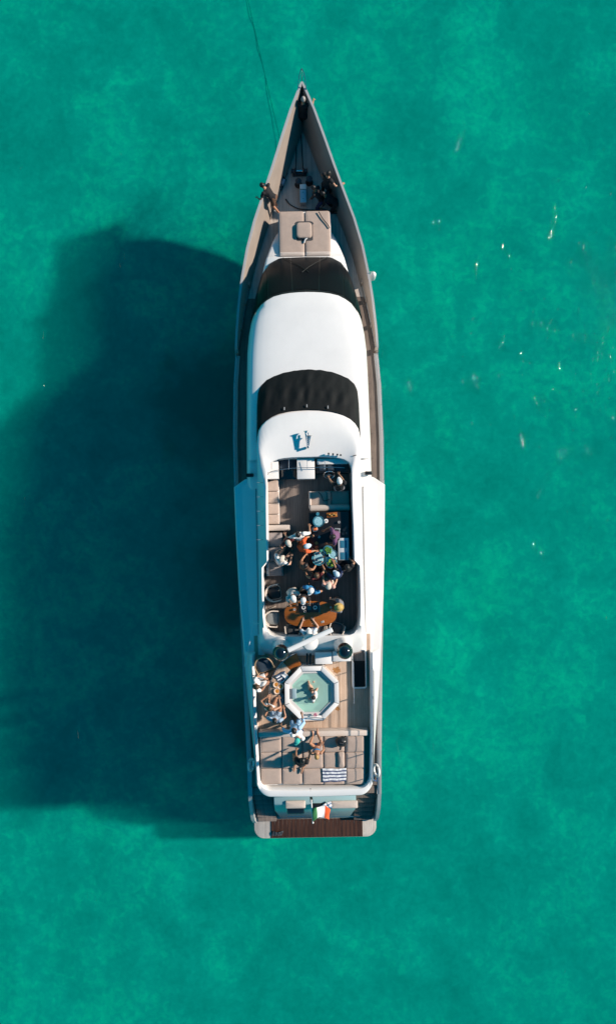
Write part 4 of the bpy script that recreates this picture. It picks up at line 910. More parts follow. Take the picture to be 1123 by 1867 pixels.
def tubwater():
    m = bpy.data.materials.new('tub_water'); m.use_nodes = True; nt = m.node_tree; n = nt.nodes; l = nt.links; n.remove(n['Principled BSDF'])
    tr = n.new('ShaderNodeBsdfTransparent'); tr.inputs[0].default_value = (0.66, 0.93, 0.86, 1)
    df = n.new('ShaderNodeBsdfDiffuse'); df.inputs[0].default_value = (0.54, 0.87, 0.75, 1)
    nz = n.new('ShaderNodeTexNoise'); nz.inputs['Scale'].default_value = 6; bp = n.new('ShaderNodeBump'); bp.inputs['Strength'].default_value = 0.4; bp.inputs['Distance'].default_value = 0.03; l.new(nz.outputs[0], bp.inputs['Height'])
    gl = n.new('ShaderNodeBsdfGlossy'); gl.inputs['Roughness'].default_value = 0.05; l.new(bp.outputs[0], gl.inputs['Normal'])
    m1 = n.new('ShaderNodeMixShader'); m1.inputs[0].default_value = 0.5; l.new(tr.outputs[0], m1.inputs[1]); l.new(df.outputs[0], m1.inputs[2])
    m2 = n.new('ShaderNodeMixShader'); m2.inputs[0].default_value = 0.03; l.new(m1.outputs[0], m2.inputs[1]); l.new(gl.outputs[0], m2.inputs[2]); l.new(m2.outputs[0], n['Material Output'].inputs[0]); return m
MB().add(octa(0.684, TZ-0.105), [tuple(range(8))]).build('tub_water', tubwater(), tub)
MB().box((-0.62, 0.0, TZ-0.01), (0.16, 0.36, 0.05)).build('head_rest', mat('tub_pillow', (0.30, 0.42, 0.46), 0.6), tub, 0.02)
o = lath('posy', 'small pink flower pot on the aft rim of the hot tub', 'flower pot', 575, 1303, [(0.03, 0), (0.045, 0.06), (0.04, 0.06)], M_CUSHL, z=FLY+TZ+0.026, extra=[('rim', [(0.044, 0.055), (0.05, 0.062), (0.044, 0.068)], M_CUSHL)]); heap(o, 0.06, 0.09, 14, mat('pink_petal', (0.55, 0.20, 0.28), 0.6), 'petals', 0.025, 4)
# --- curved counter hugging the tub
cc = thing('curved_counter', 'curved teak counter wrapped round the port side of the hot tub', 'counter', (hc.x, hc.y, FLY))
def sector(r0, r1, a0, a1, z0, z1, n=18):
    mb = MB(); rr = []
    for k in range(n+1):
        a = R(a0+(a1-a0)*k/n); rr.append([(r*math.cos(a), r*math.sin(a), z) for r, z in ((r0, z0), (r1, z0), (r1, z1), (r0, z1))])
    mb.loft(rr, True, True, True); return mb
sector(1.06, 1.44, 112, 206, 0.0, 0.42).build('body', M_WHITE, cc)
for k, (a0, a1) in enumerate(((110, 133), (133.4, 158), (158.4, 183), (183.4, 207))):
    sector(1.04, 1.48, a0, a1, 0.422, 0.46, 6).build('top_panel', [M_VARN, M_TEAKP, M_TEAKP, M_TEAKP][k], cc, 0.006)
MB().tube([(1.50*math.cos(R(a)), 1.50*math.sin(R(a)), 0.50) for a in range(112, 208, 4)], 0.016, 6).build('fiddle_rail', M_STEEL, cc)
CZT = FLY+0.462
def cloth(name, label, cat, u, v, z, w, h, rz, mats, fold=0.02, stripes=0, seed=1, nx=22, ny=16, skew=0.0):
    p = B(u, v, z); mb = MB(); idx = lambda i, j: i*(ny+1)+j; vs = []; fs = []; mi = []
    for i in range(nx+1):
        for j in range(ny+1):
            x = (i/nx-0.5)*w; y = (j/ny-0.5)*h
            q = noise.noise(Vector((x*4+seed, y*4, seed)))*fold+abs(noise.noise(Vector((x*7+y*3, y*2+seed, 2.0))))*fold
            vs.append((x+skew*y+noise.noise(Vector((y*3, seed, x)))*fold, y+noise.noise(Vector((x*3, seed+4, y)))*fold*1.5, abs(q)+0.012))
    for i in range(nx):
        for j in range(ny): fs.append((idx(i, j), idx(i+1, j), idx(i+1, j+1), idx(i, j+1))); mi.append((1 if (j*stripes/ny) % 1 < 0.34 else 0) if stripes else 0)
    mb.v = vs; mb.f = fs; mb.m = mi
    o = mb.build(name, mats, loc=(p.x, p.y, z), rz=R(rz)); md = o.modifiers.new('thickness', 'SOLIDIFY'); md.thickness = 0.008
    return tag(o, label, cat)
M_TWH = mat('towel_white', (0.75, 0.75, 0.76), 0.9, 0.05, 20, 0.3, 200); M_TBL = mat('towel_navy', (0.04, 0.07, 0.13), 0.9, 0.2, 20, 0.3, 200); M_TLB = mat('towel_blue', (0.16, 0.25, 0.42), 0.9, 0.2, 20, 0.3, 200)
cloth('towel', 'crumpled blue and white towel on the curved counter', 'towel', 513.5, 1235, CZT, 0.38, 0.30, 25, [M_TBL, M_TWH], 0.06, 3, 3)
cloth('towel', 'small folded white cloth on the curved counter by the tub edge', 'towel', 520, 1232, CZT+0.03, 0.16, 0.2, 40, [M_TWH], 0.05, 0, 6, 10, 10)
SOUP = mat('orange_soup', (0.60, 0.24, 0.04), 0.35, 0.25, 20)
M_BOWL = mat('bowl_cream', (0.68, 0.52, 0.40), 0.5)
for u, v, lab in ((504, 1248, 'cream bowl of orange dip farthest from the tub, beside the towel'), (512, 1251.5, 'cream bowl of orange dip nearest the hot tub'), (505.5, 1260, 'aftmost cream bowl of orange dip on the curved counter')):
    lath('bowl', lab, 'bowl', u, v, [(0.05, 0), (0.105, 0.07), (0.112, 0.072), (0.095, 0.06)], M_BOWL, z=CZT, group='bowls on the curved counter', extra=[('dip', [(0.098, 0.055), (0.06, 0.062), (0.01, 0.064)], SOUP)])
slabpx('serving_tray', 'dark tray of small glasses on the aft part of the curved counter', 'tray', 507, 518, 1266, 1282, CZT, 0.02, M_GREYP, 0, [('glass', (-0.05+0.1*(k % 2), -0.1+0.1*(k//2), 0.05), (0.05, 0.05, 0.07), [M_BLACK, TEALG][k % 2]) for k in range(6)])
lath('cup', 'small dark cup between the bowls and the tray on the curved counter', 'cup', 516, 1262, [(0.03, 0), (0.04, 0.09), (0.034, 0.09), (0.025, 0.02)], M_BLACK, z=CZT, n=14)
# scattered leaves / wet patches on the pale deck by the tub
def foot_mat(): return mat('wet_teak', (0.36, 0.17, 0.06), 0.35, 0.3, 12)
rnd = random.Random(11)
for k, (u, v, r_, lab) in enumerate(((613, 1222, 0.17, 'large wet orange brown patch on the deck forward of the tub'), (616, 1292, 0.10, 'small wet orange brown patch on the deck beside the tub'))):
    p = B(u, v, FLY); mb = MB(); n = 40
    mb.add([(r_*(0.65+0.55*noise.noise(Vector((math.cos(2*math.pi*j/n)*2.5, math.sin(2*math.pi*j/n)*2.5, k*5.0))))*1.2*math.cos(2*math.pi*j/n), r_*(0.65+0.55*noise.noise(Vector((math.cos(2*math.pi*j/n)*2.5, math.sin(2*math.pi*j/n)*2.5, k*5.0+2))))*math.sin(2*math.pi*j/n), 0) for j in range(n)], [tuple(range(n))])
    o = mb.build('wet_patch', foot_mat(), yacht, loc=(p.x, p.y, FLY+0.004))

# --- aft sun pad of fifteen cushions
US = [475, 513.5, 551.4, 589.6, 628.4, 664.5]; VS = [1342, 1372, 1401.5, 1431]; PZ = 5.60
pa, pb = B(US[0], VS[0], PZ), B(US[-1], VS[-1], PZ); pc = (pa+pb)/2
sp_ = thing('sun_pad', 'large aft sun pad of fifteen taupe cushions', 'sun pad', (pc.x, pc.y, FLY))
MB().box((0, 0.03, 0.11), (pb.x-pa.x+0.05, pa.y-pb.y+0.06, 0.22)).build('platform', M_WHITE, sp_)
for i in range(5):
    for j in range(3):
        a, b = B(US[i], VS[j], PZ), B(US[i+1], VS[j+1], PZ); c = (a+b)/2-pc
        m = MB(); cushion(m, (c.x+rnd.uniform(-0.004, 0.004), c.y, 0.222), b.x-a.x-0.022, a.y-b.y-0.02, 0.125, 0, 0.05, 0.012); m.build('cushion', M_CUSH, sp_)
a, b = B(471, 1335.5, 5.66), B(672, 1341.5, 5.66)
m = MB(); m.box(((a.x+b.x)/2, (a.y+b.y)/2, 5.44), (b.x-a.x-0.02, a.y-b.y, 0.42)); m.build('step_board', mat('step_cream', (0.62, 0.52, 0.45), 0.5, 0.05, 4), yacht, 0.02)
cloth('striped_towel', 'white and navy striped towel spread on the aft sun pad', 'towel', 609, 1413, PZ+0.02, 0.86, 0.47, 1, [M_TWH, mat('stripe_navy', (0.07, 0.09, 0.17), 0.9, 0.15, 20)], 0.03, 4, 2, 36, 28, 0.06)
m = MB(); cushion(m, (0, 0, 0), 0.24, 0.55, 0.08, 0, 0.07, 0.03); p = B(622, 1385, PZ+0.05); ob = m.build('pillow', M_CUSH, None, loc=(p.x, p.y, PZ+0.0)); tag(ob, 'narrow taupe headrest pillow on the aft sun pad behind the black bag', 'pillow')
p = B(622, 1353, PZ+0.2); bag = thing('beach_bag', 'bulging black bag on the starboard side of the aft sun pad', 'bag', (p.x, p.y, PZ-0.0))
mb = MB(); rings = []
for k in range(9):
    t = k/8; r_ = 0.20*math.sin(math.pi*(0.12+0.80*t))**0.7; rings.append([((r_*(1+0.18*noise.noise(Vector((math.cos(a_)*2, math.sin(a_)*2, t*3)))))*math.cos(a_)*1.05, r_*(1+0.2*noise.noise(Vector((math.sin(a_)*2, t*3, math.cos(a_)*2))))*math.sin(a_)*0.95, 0.02+0.30*t) for a_ in [2*math.pi*j/20 for j in range(20)]])
mb.loft(rings, True, True, True); mb.build('body', M_BLACK, bag)
MB().tube([(-0.06, -0.02, 0.30), (-0.05, 0.02, 0.37), (0.05, 0.0, 0.37), (0.06, -0.03, 0.30)], 0.014, 6).build('handle', M_CHAR, bag)
MB().tube([(0.08, -0.1, 0.1), (0.02, -0.22, 0.03), (-0.02, -0.34, 0.02)], 0.012, 6).build('strap', M_CHAR, bag)
# towels on the stern seat, ensign
cloth('towel', 'crumpled white and blue towel on the stern seat by the ensign', 'towel', 597, 1469, 3.10, 0.36, 0.24, 10, [M_TWH, M_TLB], 0.05, 2, 9)
cloth('snorkel_bag', 'crumpled dark net bag at the port corner of the swim platform', 'bag', 506, 1520, 0.575, 0.44, 0.2, -4, [M_DARKM, M_CHAR], 0.09, 3, 12, 18, 12)
# ensign: green, white, orange red, swelling in the breeze
f0, f1 = B(568.8, 1476, 5.68), B(570.3, 1497, 5.92)
mb = MB(); NX, NY = 30, 12; vs = []; fs = []; mi = []
for i in range(NX+1):
    for j in range(NY+1):
        t = i/NX; q = f0.lerp(f1, j/NY); sag = 0.10*t*t
        vs.append((q.x+0.62*t+0.04*math.sin(j/NY*3+t*2)*t, q.y+0.02+0.10*math.sin(t*3.0)-0.03*t+0.02*math.sin(t*11+j*0.4), q.z+0.05*math.sin(t*8+j/NY)-sag))
for i in range(NX):
    for j in range(NY): fs.append((i*(NY+1)+j, (i+1)*(NY+1)+j, (i+1)*(NY+1)+j+1, i*(NY+1)+j+1)); mi.append(0 if i < 8 else (1 if i < 21 else 2))
mb.v = [tuple(Vector(q)-f0) for q in vs]; mb.f = fs; mb.m = mi
fl = mb.build('ensign', [mat('flag_green', (0.05, 0.22, 0.07), 0.8), mat('flag_white', (0.78, 0.78, 0.77), 0.8), mat('flag_red', (0.75, 0.10, 0.02), 0.8)], loc=f0)
md = fl.modifiers.new('thickness', 'SOLIDIFY'); md.thickness = 0.003
tag(fl, 'green white and red ensign blowing from the stern staff', 'flag')

# ================================================================ people
SK = {'light': mat('skin_light', (0.56, 0.33, 0.23), 0.5, 0.06, 9), 'tan': mat('skin_tan', (0.42, 0.21, 0.125), 0.5, 0.06, 9), 'brown': mat('skin_brown', (0.24, 0.115, 0.065), 0.5, 0.06, 9)}
HAIR = {'dark': mat('hair_dark', (0.012, 0.009, 0.008), 0.5, 0.3, 40), 'brown': mat('hair_brown', (0.09, 0.045, 0.02), 0.5, 0.3, 40), 'blond': mat('hair_blond', (0.42, 0.24, 0.08), 0.5, 0.35, 30), 'grey': mat('hair_grey', (0.30, 0.28, 0.26), 0.5, 0.4, 40)}
M_EYE = mat('eye_dark', (0.02, 0.015, 0.012), 0.2); M_LIP = mat('lips', (0.35, 0.12, 0.10), 0.5)
def cl(name, c, var=0.10): return mat('cloth_'+name, c, 0.9, var, 7, 0.3, 90)
CL = {'black': cl('black', (0.012, 0.012, 0.014)), 'white': cl('white', (0.74, 0.73, 0.71), 0.04), 'cream': cl('cream', (0.62, 0.54, 0.45), 0.06), 'orange': cl('orange', (0.62, 0.10, 0.025)), 'blue': cl('blue', (0.02, 0.20, 0.42)), 'skyblue': cl('skyblue', (0.36, 0.56, 0.78), 0.08),
      'denim': cl('denim', (0.30, 0.40, 0.52)), 'navy': cl('navy', (0.015, 0.03, 0.09)), 'maroon': cl('maroon', (0.12, 0.02, 0.02)), 'purple': cl('purple', (0.16, 0.07, 0.15)), 'grey': cl('grey', (0.20, 0.20, 0.22)), 'greywhite': cl('greywhite', (0.50, 0.49, 0.48), 0.06),
      'brown': cl('brown', (0.12, 0.06, 0.035)), 'teal': cl('teal', (0.05, 0.48, 0.40)), 'gold': cl('gold', (0.58, 0.38, 0.12)), 'pink': cl('pink', (0.60, 0.34, 0.28)), 'bluebikini': cl('bluebikini', (0.03, 0.20, 0.40)), 'paleblue': cl('paleblue', (0.55, 0.66, 0.75), 0.06)}
def ik(a, c, l1, l2, pole):
    d = c-a; L = d.length
    if L > (l1+l2)*0.995: d = d*((l1+l2)*0.995/L); L = d.length; c = a+d
    n = d.normalized(); x = (l1*l1-l2*l2+L*L)/(2*L); h = math.sqrt(max(0, l1*l1-x*x))
    q = pole-n*pole.dot(n)
    if q.length < 1e-4: q = Vector((0.01, 1, 0))-n*n.y
    return a+n*x+q.normalized()*h, c
def remesh(mb, vox, disp=0.0, seed=0.0, sm=2):
    me = bpy.data.meshes.new('tmp'); me.from_pydata(mb.v, [], mb.f)
    bm = bmesh.new(); bm.from_mesh(me); bmesh.ops.recalc_face_normals(bm, faces=bm.faces); bm.to_mesh(me); bm.free()
    o = bpy.data.objects.new('tmp', me); C.objects.link(o)
    r = o.modifiers.new('r', 'REMESH'); r.mode = 'VOXEL'; r.voxel_size = vox
    s_ = o.modifiers.new('s', 'SMOOTH'); s_.iterations = sm; s_.factor = 0.5
    dg = bpy.context.evaluated_depsgraph_get(); ev = o.evaluated_get(dg)
    m2 = bpy.data.meshes.new_from_object(ev)
    bpy.data.objects.remove(o); bpy.data.meshes.remove(me)
    if disp:
        for v in m2.vertices:
            q = noise.noise(Vector((v.co.x*9+seed, v.co.y*9, v.co.z*7)))*disp; v.co += v.normal*q
    return m2
def etube(mb, path, radii, right, n=12):
    """elliptical loft along a spine: radii = (half width, half depth)"""
    path = [Vector(p) for p in path]; rings = []
    for i, p in enumerate(path):
        t = (path[min(i+1, len(path)-1)]-path[max(i-1, 0)]).normalized(); r = (right-t*right.dot(t)).normalized(); f = t.cross(r)
        rings.append([p+r*radii[i][0]*math.cos(2*math.pi*k/n)+f*radii[i][1]*math.sin(2*math.pi*k/n) for k in range(n)])
    mb.loft(rings, True, True, True)
def person(label, u, v, z, face, pose='stand', lean=0.0, hands=None, feet=None, hip=None, skin='tan', hair='dark', top='white', sleeves=0.6, bottom='navy', legs=0.55, hat=None, shoes=None, size=1.0, group=None, side=0.0, headz=None, long_hair=False, look=(0, 0), dress=False, apron=None):
    """(u, v) is where the head is seen, z the floor; face in degrees, 0 looks to the bow, 90 to port. Pose in metres, +Y forward."""
    hz = {'stand': 0.92, 'sit': 0.50, 'lie': 0.14, 'kneel': 0.50, 'floor': 0.14}[pose] if hip is None else hip
    H = Vector((0, 0, hz)); L = R(lean); sd_ = R(side)
    up = Vector((math.sin(sd_), math.sin(L)*math.cos(sd_), math.cos(L)*math.cos(sd_))).normalized()
    right = Vector((math.cos(sd_), 0, -math.sin(sd_))).normalized(); fwd = up.cross(right)
    waist = H+up*0.17; chest = H+up*0.34; shl = H+up*0.50; neck = H+up*0.56
    hu = (up*0.75+Vector((0, 0, 1))*0.25 if pose != 'lie' else up).normalized()
    head = neck+hu*0.155+fwd*0.02
    S_ = {s: shl+right*s*0.175-up*0.01 for s in (-1, 1)}
    HP = {s: H+right*s*0.088-up*0.02 for s in (-1, 1)}
    if hands is None: hands = ((-0.27, 0.10, 0.85), (0.27, 0.10, 0.85))
    if feet is None:
        feet = {'stand': ((-0.11, 0.02, 0.07), (0.11, -0.04, 0.07)), 'sit': ((-0.12, 0.46, 0.07), (0.12, 0.44, 0.07)), 'lie': ((-0.1, -0.82, 0.10), (0.1, -0.80, 0.10)), 'kneel': ((-0.14, -0.30, 0.07), (0.14, -0.30, 0.07)), 'floor': ((-0.12, 0.72, 0.09), (0.14, 0.66, 0.09))}[pose]
    limbs = {}
    for s, hd, ft in ((-1, hands[0], feet[0]), (1, hands[1], feet[1])):
        el, wr = ik(S_[s], Vector(hd), 0.285, 0.255, right*s*0.8-fwd*0.5-up*0.5)
        pk = Vector((0.15*s, 1, 0.4)) if pose in ('stand', 'sit', 'kneel', 'floor') else Vector((0.1*s, 0.0, 1))
        kn, an = ik(HP[s], Vector(ft), 0.43, 0.42, pk)
        limbs[s] = (el, wr, kn, an)
    spine = [H-up*0.09, H-up*0.02, H+up*0.07, waist, chest, H+up*0.43, shl, H+up*0.535, neck+up*0.05, neck+hu*0.09]
    rad = [(0.09, 0.08), (0.155, 0.115), (0.15, 0.112), (0.128, 0.095), (0.152, 0.112), (0.165, 0.105), (0.15, 0.085), (0.075, 0.06), (0.056, 0.056), (0.054, 0.054)]
    # --- body
    mb = MB(); etube(mb, spine, rad, right)
    hr = Matrix((right, hu.cross(right), hu)).transposed(); hf = hu.cross(right)
    yawm = Matrix.Rotation(R(look[0]), 3, 'Z'); hr = hr @ yawm; hf = hr @ Vector((0, 1, 0)); hri = hr @ Vector((1, 0, 0))
    mb.ell(head, (0.074, 0.092, 0.105), 14, 10, rot=hr); mb.ell(head+hf*0.03-hu*0.055, (0.052, 0.06, 0.055), 10, 8, rot=hr)
    mb.ell(head+hf*0.092-hu*0.015, (0.014, 0.02, 0.022), 8, 6, rot=hr)
    for s in (-1, 1): mb.ell(head+hri*s*0.076-hu*0.01, (0.012, 0.02, 0.03), 8, 6, rot=hr)
    for s in (-1, 1):
        el, wr, kn, an = limbs[s]; sh = S_[s]
        mb.ell(sh-right*s*0.005, (0.062, 0.062, 0.062), 10, 8)
        mb.tube([sh, sh.lerp(el, 0.4), el, el.lerp(wr, 0.3), wr], [0.054, 0.049, 0.040, 0.041, 0.028], 10); mb.ell(el, (0.04, 0.04, 0.04), 8, 6)
        hp = HP[s]; mb.tube([hp, hp.lerp(kn, 0.45), kn, kn.lerp(an, 0.35), an], [0.092, 0.078, 0.056, 0.057, 0.037], 10); mb.ell(kn, (0.056, 0.056, 0.056), 8, 6); mb.ell(hp, (0.092, 0.092, 0.092), 8, 6)
        shin = (an-kn).normalized(); fd_ = Vector((0.12*s, 1, 0)) if abs(shin.z) > 0.5 and pose != 'kneel' else (Vector((0, 0, 1)) if pose in ('lie', 'floor') else Vector((0, -1, 0)))
        fd_ = fd_.normalized(); lo = Vector((0, 0, -0.035)) if abs(shin.z) > 0.5 else Vector()
        limbs[s] += (fd_, lo)
        mb.tube([an-fd_*0.05+lo*0.6, an+fd_*0.06+lo*0.7, an+fd_*0.15+lo, an+fd_*0.20+lo], [0.036, 0.042, 0.038, 0.024], 8)
        hd = (wr-el).normalized(); mb.ell(wr+hd*0.05, (0.036, 0.026, 0.055), 8, 6, rot=hd.to_track_quat('Z', 'Y').to_matrix())
    me = remesh(mb, 0.021)
    # hands: four fingers of different lengths with a bend, thumb from the side of the palm; eyes, lips
    ex = MB()
    for s in (-1, 1):
        el, wr = limbs[s][:2]; hd = (wr-el).normalized(); sidev = hd.cross(Vector((0, 0, 1)))
        if sidev.length < 0.1: sidev = Vector((1, 0, 0))
        sidev.normalize(); pal = sidev.cross(hd)
        for k, ln in enumerate((0.070, 0.082, 0.077, 0.058)):
            b0 = wr+hd*0.088+sidev*(0.027-0.018*k); b1 = b0+hd*ln*0.5+pal*0.008*(-1); b2 = b1+(hd*0.75-Vector((0, 0, 0.6))).normalized()*ln*0.5
            ex.tube([b0-hd*0.02, b1, b2], [0.0095, 0.009, 0.007], 6)
        t0 = wr+hd*0.03+sidev*0.028; ex.tube([t0, t0+sidev*0.028+hd*0.025, t0+sidev*0.034+hd*0.058], [0.012, 0.011, 0.008], 6)
        e0 = head+hf*0.083+hri*s*0.030+hu*0.012; ex.ell(e0, (0.011, 0.007, 0.007), 8, 6, 1, hr)
    ex.ell(head+hf*0.086-hu*0.05, (0.022, 0.008, 0.007), 8, 6, 2, hr)
    bm = bmesh.new(); bm.from_mesh(me); me2 = ex.mesh('x'); bm.from_mesh(me2)
    for f in bm.faces: f.smooth = True
    bm.to_mesh(me); bm.free(); bpy.data.meshes.remove(me2)
    for m in (SK[skin], M_EYE, M_LIP): me.materials.append(m)
    o = bpy.data.objects.new('person', me); C.objects.link(o); tag(o, label, 'person', group)
    def part(name, mesh, m):
        mesh.materials.append(m)
        for p_ in mesh.polygons: p_.use_smooth = True
        q = bpy.data.objects.new(name, mesh); C.objects.link(q); q.parent = o; return q
    # --- clothes
    if top:
        g = 0.016; mb = MB()
        lo_ = 0 if not dress else 1
        sp2 = [H-up*0.04]+spine[2:8] if top != 'bikini' else []
        if sleeves < 0:      # bikini band
            etube(mb, [chest-up*0.03, chest+up*0.02, chest+up*0.07], [(0.164, 0.125), (0.170, 0.132), (0.168, 0.122)], right)
        else:
            etube(mb, sp2, [(0.165, 0.125)]+[(a_+g, b_+g) for a_, b_ in rad[2:7]]+[(0.085, 0.07)], right)
            for s in (-1, 1):
                el, wr = limbs[s][:2]; sh = S_[s]; mb.ell(sh-right*s*0.005, (0.078, 0.078, 0.078), 10, 8)
                pts = [sh, sh.lerp(el, min(1, sleeves))]; rr_ = [0.072, 0.064 if sleeves < 1 else 0.056]
                if sleeves > 1: pts.append(el.lerp(wr, sleeves-1)); rr_.append(0.045)
                if sleeves > 0: mb.tube(pts, rr_, 10)
        part('shirt', remesh(mb, 0.02, 0.014, u*0.13), CL[top])
        if dress:
            mb = MB(); k0 = (limbs[-1][2]+limbs[1][2])/2; etube(mb, [waist, H, H.lerp(k0, 0.5), H.lerp(k0, 0.9)], [(0.15, 0.115), (0.18, 0.15), (0.21, 0.18), (0.24, 0.20)], right); part('skirt', remesh(mb, 0.022, 0.02, v*0.1), CL[top])
    if bottom:
        g = 0.014; mb = MB(); etube(mb, spine[:3]+[H+up*0.11], [(a_+g, b_+g) for a_, b_ in rad[:3]]+[(0.15, 0.115)], right)
        for s in (-1, 1):
            el, wr, kn, an = limbs[s][:4]; hp = HP[s]; mb.ell(hp, (0.106, 0.106, 0.106), 8, 6)
            if legs > 0:
                pts = [hp, hp.lerp(kn, min(1, legs))]; rr_ = [0.106, 0.092 if legs < 1 else 0.074]
                if legs > 1: pts.append(kn.lerp(an, legs-1)); rr_.append(0.056)
                mb.tube(pts, rr_, 10)
        part('trousers' if legs > 1 else 'shorts', remesh(mb, 0.02, 0.010, v*0.17), CL[bottom])
    if shoes:
        for s in (-1, 1):
            an, fd_, lo = limbs[s][3], limbs[s][4], limbs[s][5]; mb = MB()
            mb.tube([an-fd_*0.06+lo*0.6, an+fd_*0.05+lo*0.7, an+fd_*0.15+lo, an+fd_*0.215+lo], [0.044, 0.05, 0.046, 0.03], 10); part('shoe', mb.mesh('shoe'), CL[shoes])
    if hair:
        mb = MB(); hc_ = head+hu*0.012-hf*0.012; n_, k_ = 18, 9; rings = []
        for i in range(k_):
            th = math.pi*0.5*i/(k_-1)*1.18; ring_ = []
            for j in range(n_):
                a_ = 2*math.pi*j/n_; d_ = Vector((math.sin(th)*math.cos(a_)*0.086, math.sin(th)*math.sin(a_)*0.104, math.cos(th)*0.112))
                if th > 1.25 and math.sin(a_) > 0.35: d_.z = max(d_.z, 0.035)
                d_ *= 1+0.06*noise.noise(d_*30+Vector((u, v, 0)))
                ring_.append(hc_+hr @ d_)
            rings.append(ring_)
        mb.loft(rings, True, True, True)
        if long_hair:
            etube(mb, [head-hf*0.06+hu*0.03, head-hf*0.10-hu*0.06, neck-fwd*0.09-up*0.02, chest-fwd*0.10+up*0.02], [(0.08, 0.06), (0.09, 0.05), (0.09, 0.035), (0.05, 0.02)], right)
        part('hair', mb.mesh('hair'), HAIR[hair])
    if hat:
        mb = MB(); hc_ = head+hu*0.035; rings = []
        for rr_, zz in ((0.094, 0.0), (0.096, 0.03), (0.088, 0.06), (0.066, 0.085), (0.03, 0.097), (0.004, 0.1)):
            rings.append([hc_+hr @ Vector((rr_*math.cos(2*math.pi*j/18), rr_*1.14*math.sin(2*math.pi*j/18), zz)) for j in range(18)])
        mb.loft(rings, True, True, True)
        kind, colr = hat
        q = part('hat' if kind == 'hat' else 'cap', mb.mesh('cap'), CL[colr]); mb = MB()
        if kind == 'hat':
            mb.loft([[hc_+hr @ Vector((r_*math.cos(2*math.pi*j/22), r_*1.1*math.sin(2*math.pi*j/22), z_)) for j in range(22)] for r_, z_ in ((0.092, 0.012), (0.15, -0.005), (0.15, -0.013), (0.092, 0.0))], True)
        else:
            mb.loft([[hc_+hr @ Vector((0.078*x_, 0.085+0.085*(1-x_*x_)*t_, 0.012-0.02*t_)) for x_ in [-1+2*k/8 for k in range(9)]] for t_ in (0, 0.5, 1.0)], False)
        bq = part('brim', mb.mesh('brim'), CL[colr]); bq.parent = q
    # --- place: the head has to come where it is seen
    tgt = B(u, v, z+head.z*size); rzm = Matrix.Rotation(R(face), 3, 'Z'); off = rzm @ Vector((head.x, head.y, 0))*size
    o.location = (tgt.x-off.x, tgt.y-off.y, z); o.rotation_euler = (0, 0, R(face)); o.scale = (size,)*3
    return o

FD = DECK+0.02
# foredeck
person('person in black leaning on the very tip of the bow', 553, 181, FD, -6, 'stand', 16, ((-0.2, 0.52, 1.0), (0.36, 0.50, 1.10)), ((-0.09, 0.0, 0.07), (0.09, 0.04, 0.07)), hair='grey', top='black', bottom='black', legs=1.9, sleeves=0.7, shoes='greywhite', skin='tan')
person('person in black leaning out over the port bow bulwark', 478, 338, FD+0.25, 58, 'stand', 42, ((-0.30, 0.55, 0.85), (0.25, 0.62, 0.90)), ((-0.08, -0.25, 0.07), (0.12, -0.05, 0.07)), hair='dark', top='black', bottom='brown', legs=0.7, sleeves=0.55, shoes='greywhite', skin='tan', hip=0.86)
person('person in black resting an arm on the starboard bow bulwark', 599, 316, FD, -45, 'stand', 10, ((-0.2, 0.25, 0.95), (0.50, 0.34, 1.20)), ((-0.12, -0.12, 0.07), (0.10, 0.10, 0.07)), hair='dark', top='black', bottom='black', legs=1.9, sleeves=0.5, shoes='black', skin='tan')
person('person in black crouching beside the blue lidded locker', 571, 342, FD, 60, 'kneel', 35, ((-0.15, 0.45, 0.35), (0.15, 0.48, 0.35)), hair='dark', top='black', bottom='navy', legs=1.9, sleeves=1.5, shoes='black', skin='brown')
person('person in dark clothes bent low behind the crouching one on the foredeck', 588, 353, FD, 75, 'kneel', 50, ((-0.2, 0.5, 0.2), (0.2, 0.5, 0.2)), hair='dark', top='black', bottom='black', legs=1.9, sleeves=1.6, shoes='black', skin='brown')
# flybridge
person('person in white cap and black shirt reaching to the helm', 619, 878.5, FLY, 8, 'stand', 14, ((-0.36, 0.50, 0.85), (0.02, 0.56, 0.90)), top='black', bottom='grey', sleeves=0.45, hat=('cap', 'white'), skin='tan')
person('dark haired person in a loose white shirt by the sofa end', 543, 974, FLY, 15, 'stand', 8, ((-0.42, 0.20, 1.0), (0.42, 0.22, 1.05)), top='white', bottom='cream', sleeves=1.0, hair='dark', skin='tan', size=1.05)
person('person in cream cap and dark red shirt beside the port lounger', 525.5, 989.5, FLY, -150, 'stand', 5, ((-0.3, 0.2, 0.9), (0.3, 0.2, 0.95)), top='maroon', bottom='black', hat=('cap', 'cream'), skin='tan')
person('person in bright orange with white cap at the edge of the bar', 559, 996, FLY, -75, 'stand', 14, ((-0.26, 0.42, 0.98), (0.26, 0.44, 0.95)), top='orange', bottom='orange', sleeves=0.9, hat=('cap', 'paleblue'), skin='tan', dress=True, legs=0)
person('person in white with cream cap seated on the port lounger', 513, 1020, FLY, -35, 'sit', 12, ((-0.18, 0.45, 0.72), (0.25, 0.38, 0.72)), top='white', bottom='cream', hat=('cap', 'cream'), skin='light', hip=0.53)
person('person in purple standing at the starboard side of the bar', 606, 979, BZ-0.846, 100, 'stand', 12, ((-0.25, 0.35, 1.0), (0.25, 0.35, 1.0)), top='purple', bottom='black', hair='dark', skin='brown', size=1.04)
person('dark haired person in brown at the aft port corner of the bar', 557, 1031, FLY, -40, 'stand', 10, ((-0.2, 0.4, 0.95), (0.3, 0.35, 1.0)), top='brown', bottom='black', hair='dark', skin='tan', sleeves=0.3)
person('bare armed person in maroon top in the middle of the crowd', 577, 1049, FLY, 20, 'stand', 10, ((-0.33, 0.32, 0.98), (0.30, 0.35, 1.0)), top='maroon', bottom='black', hair='brown', skin='tan', sleeves=0.0)
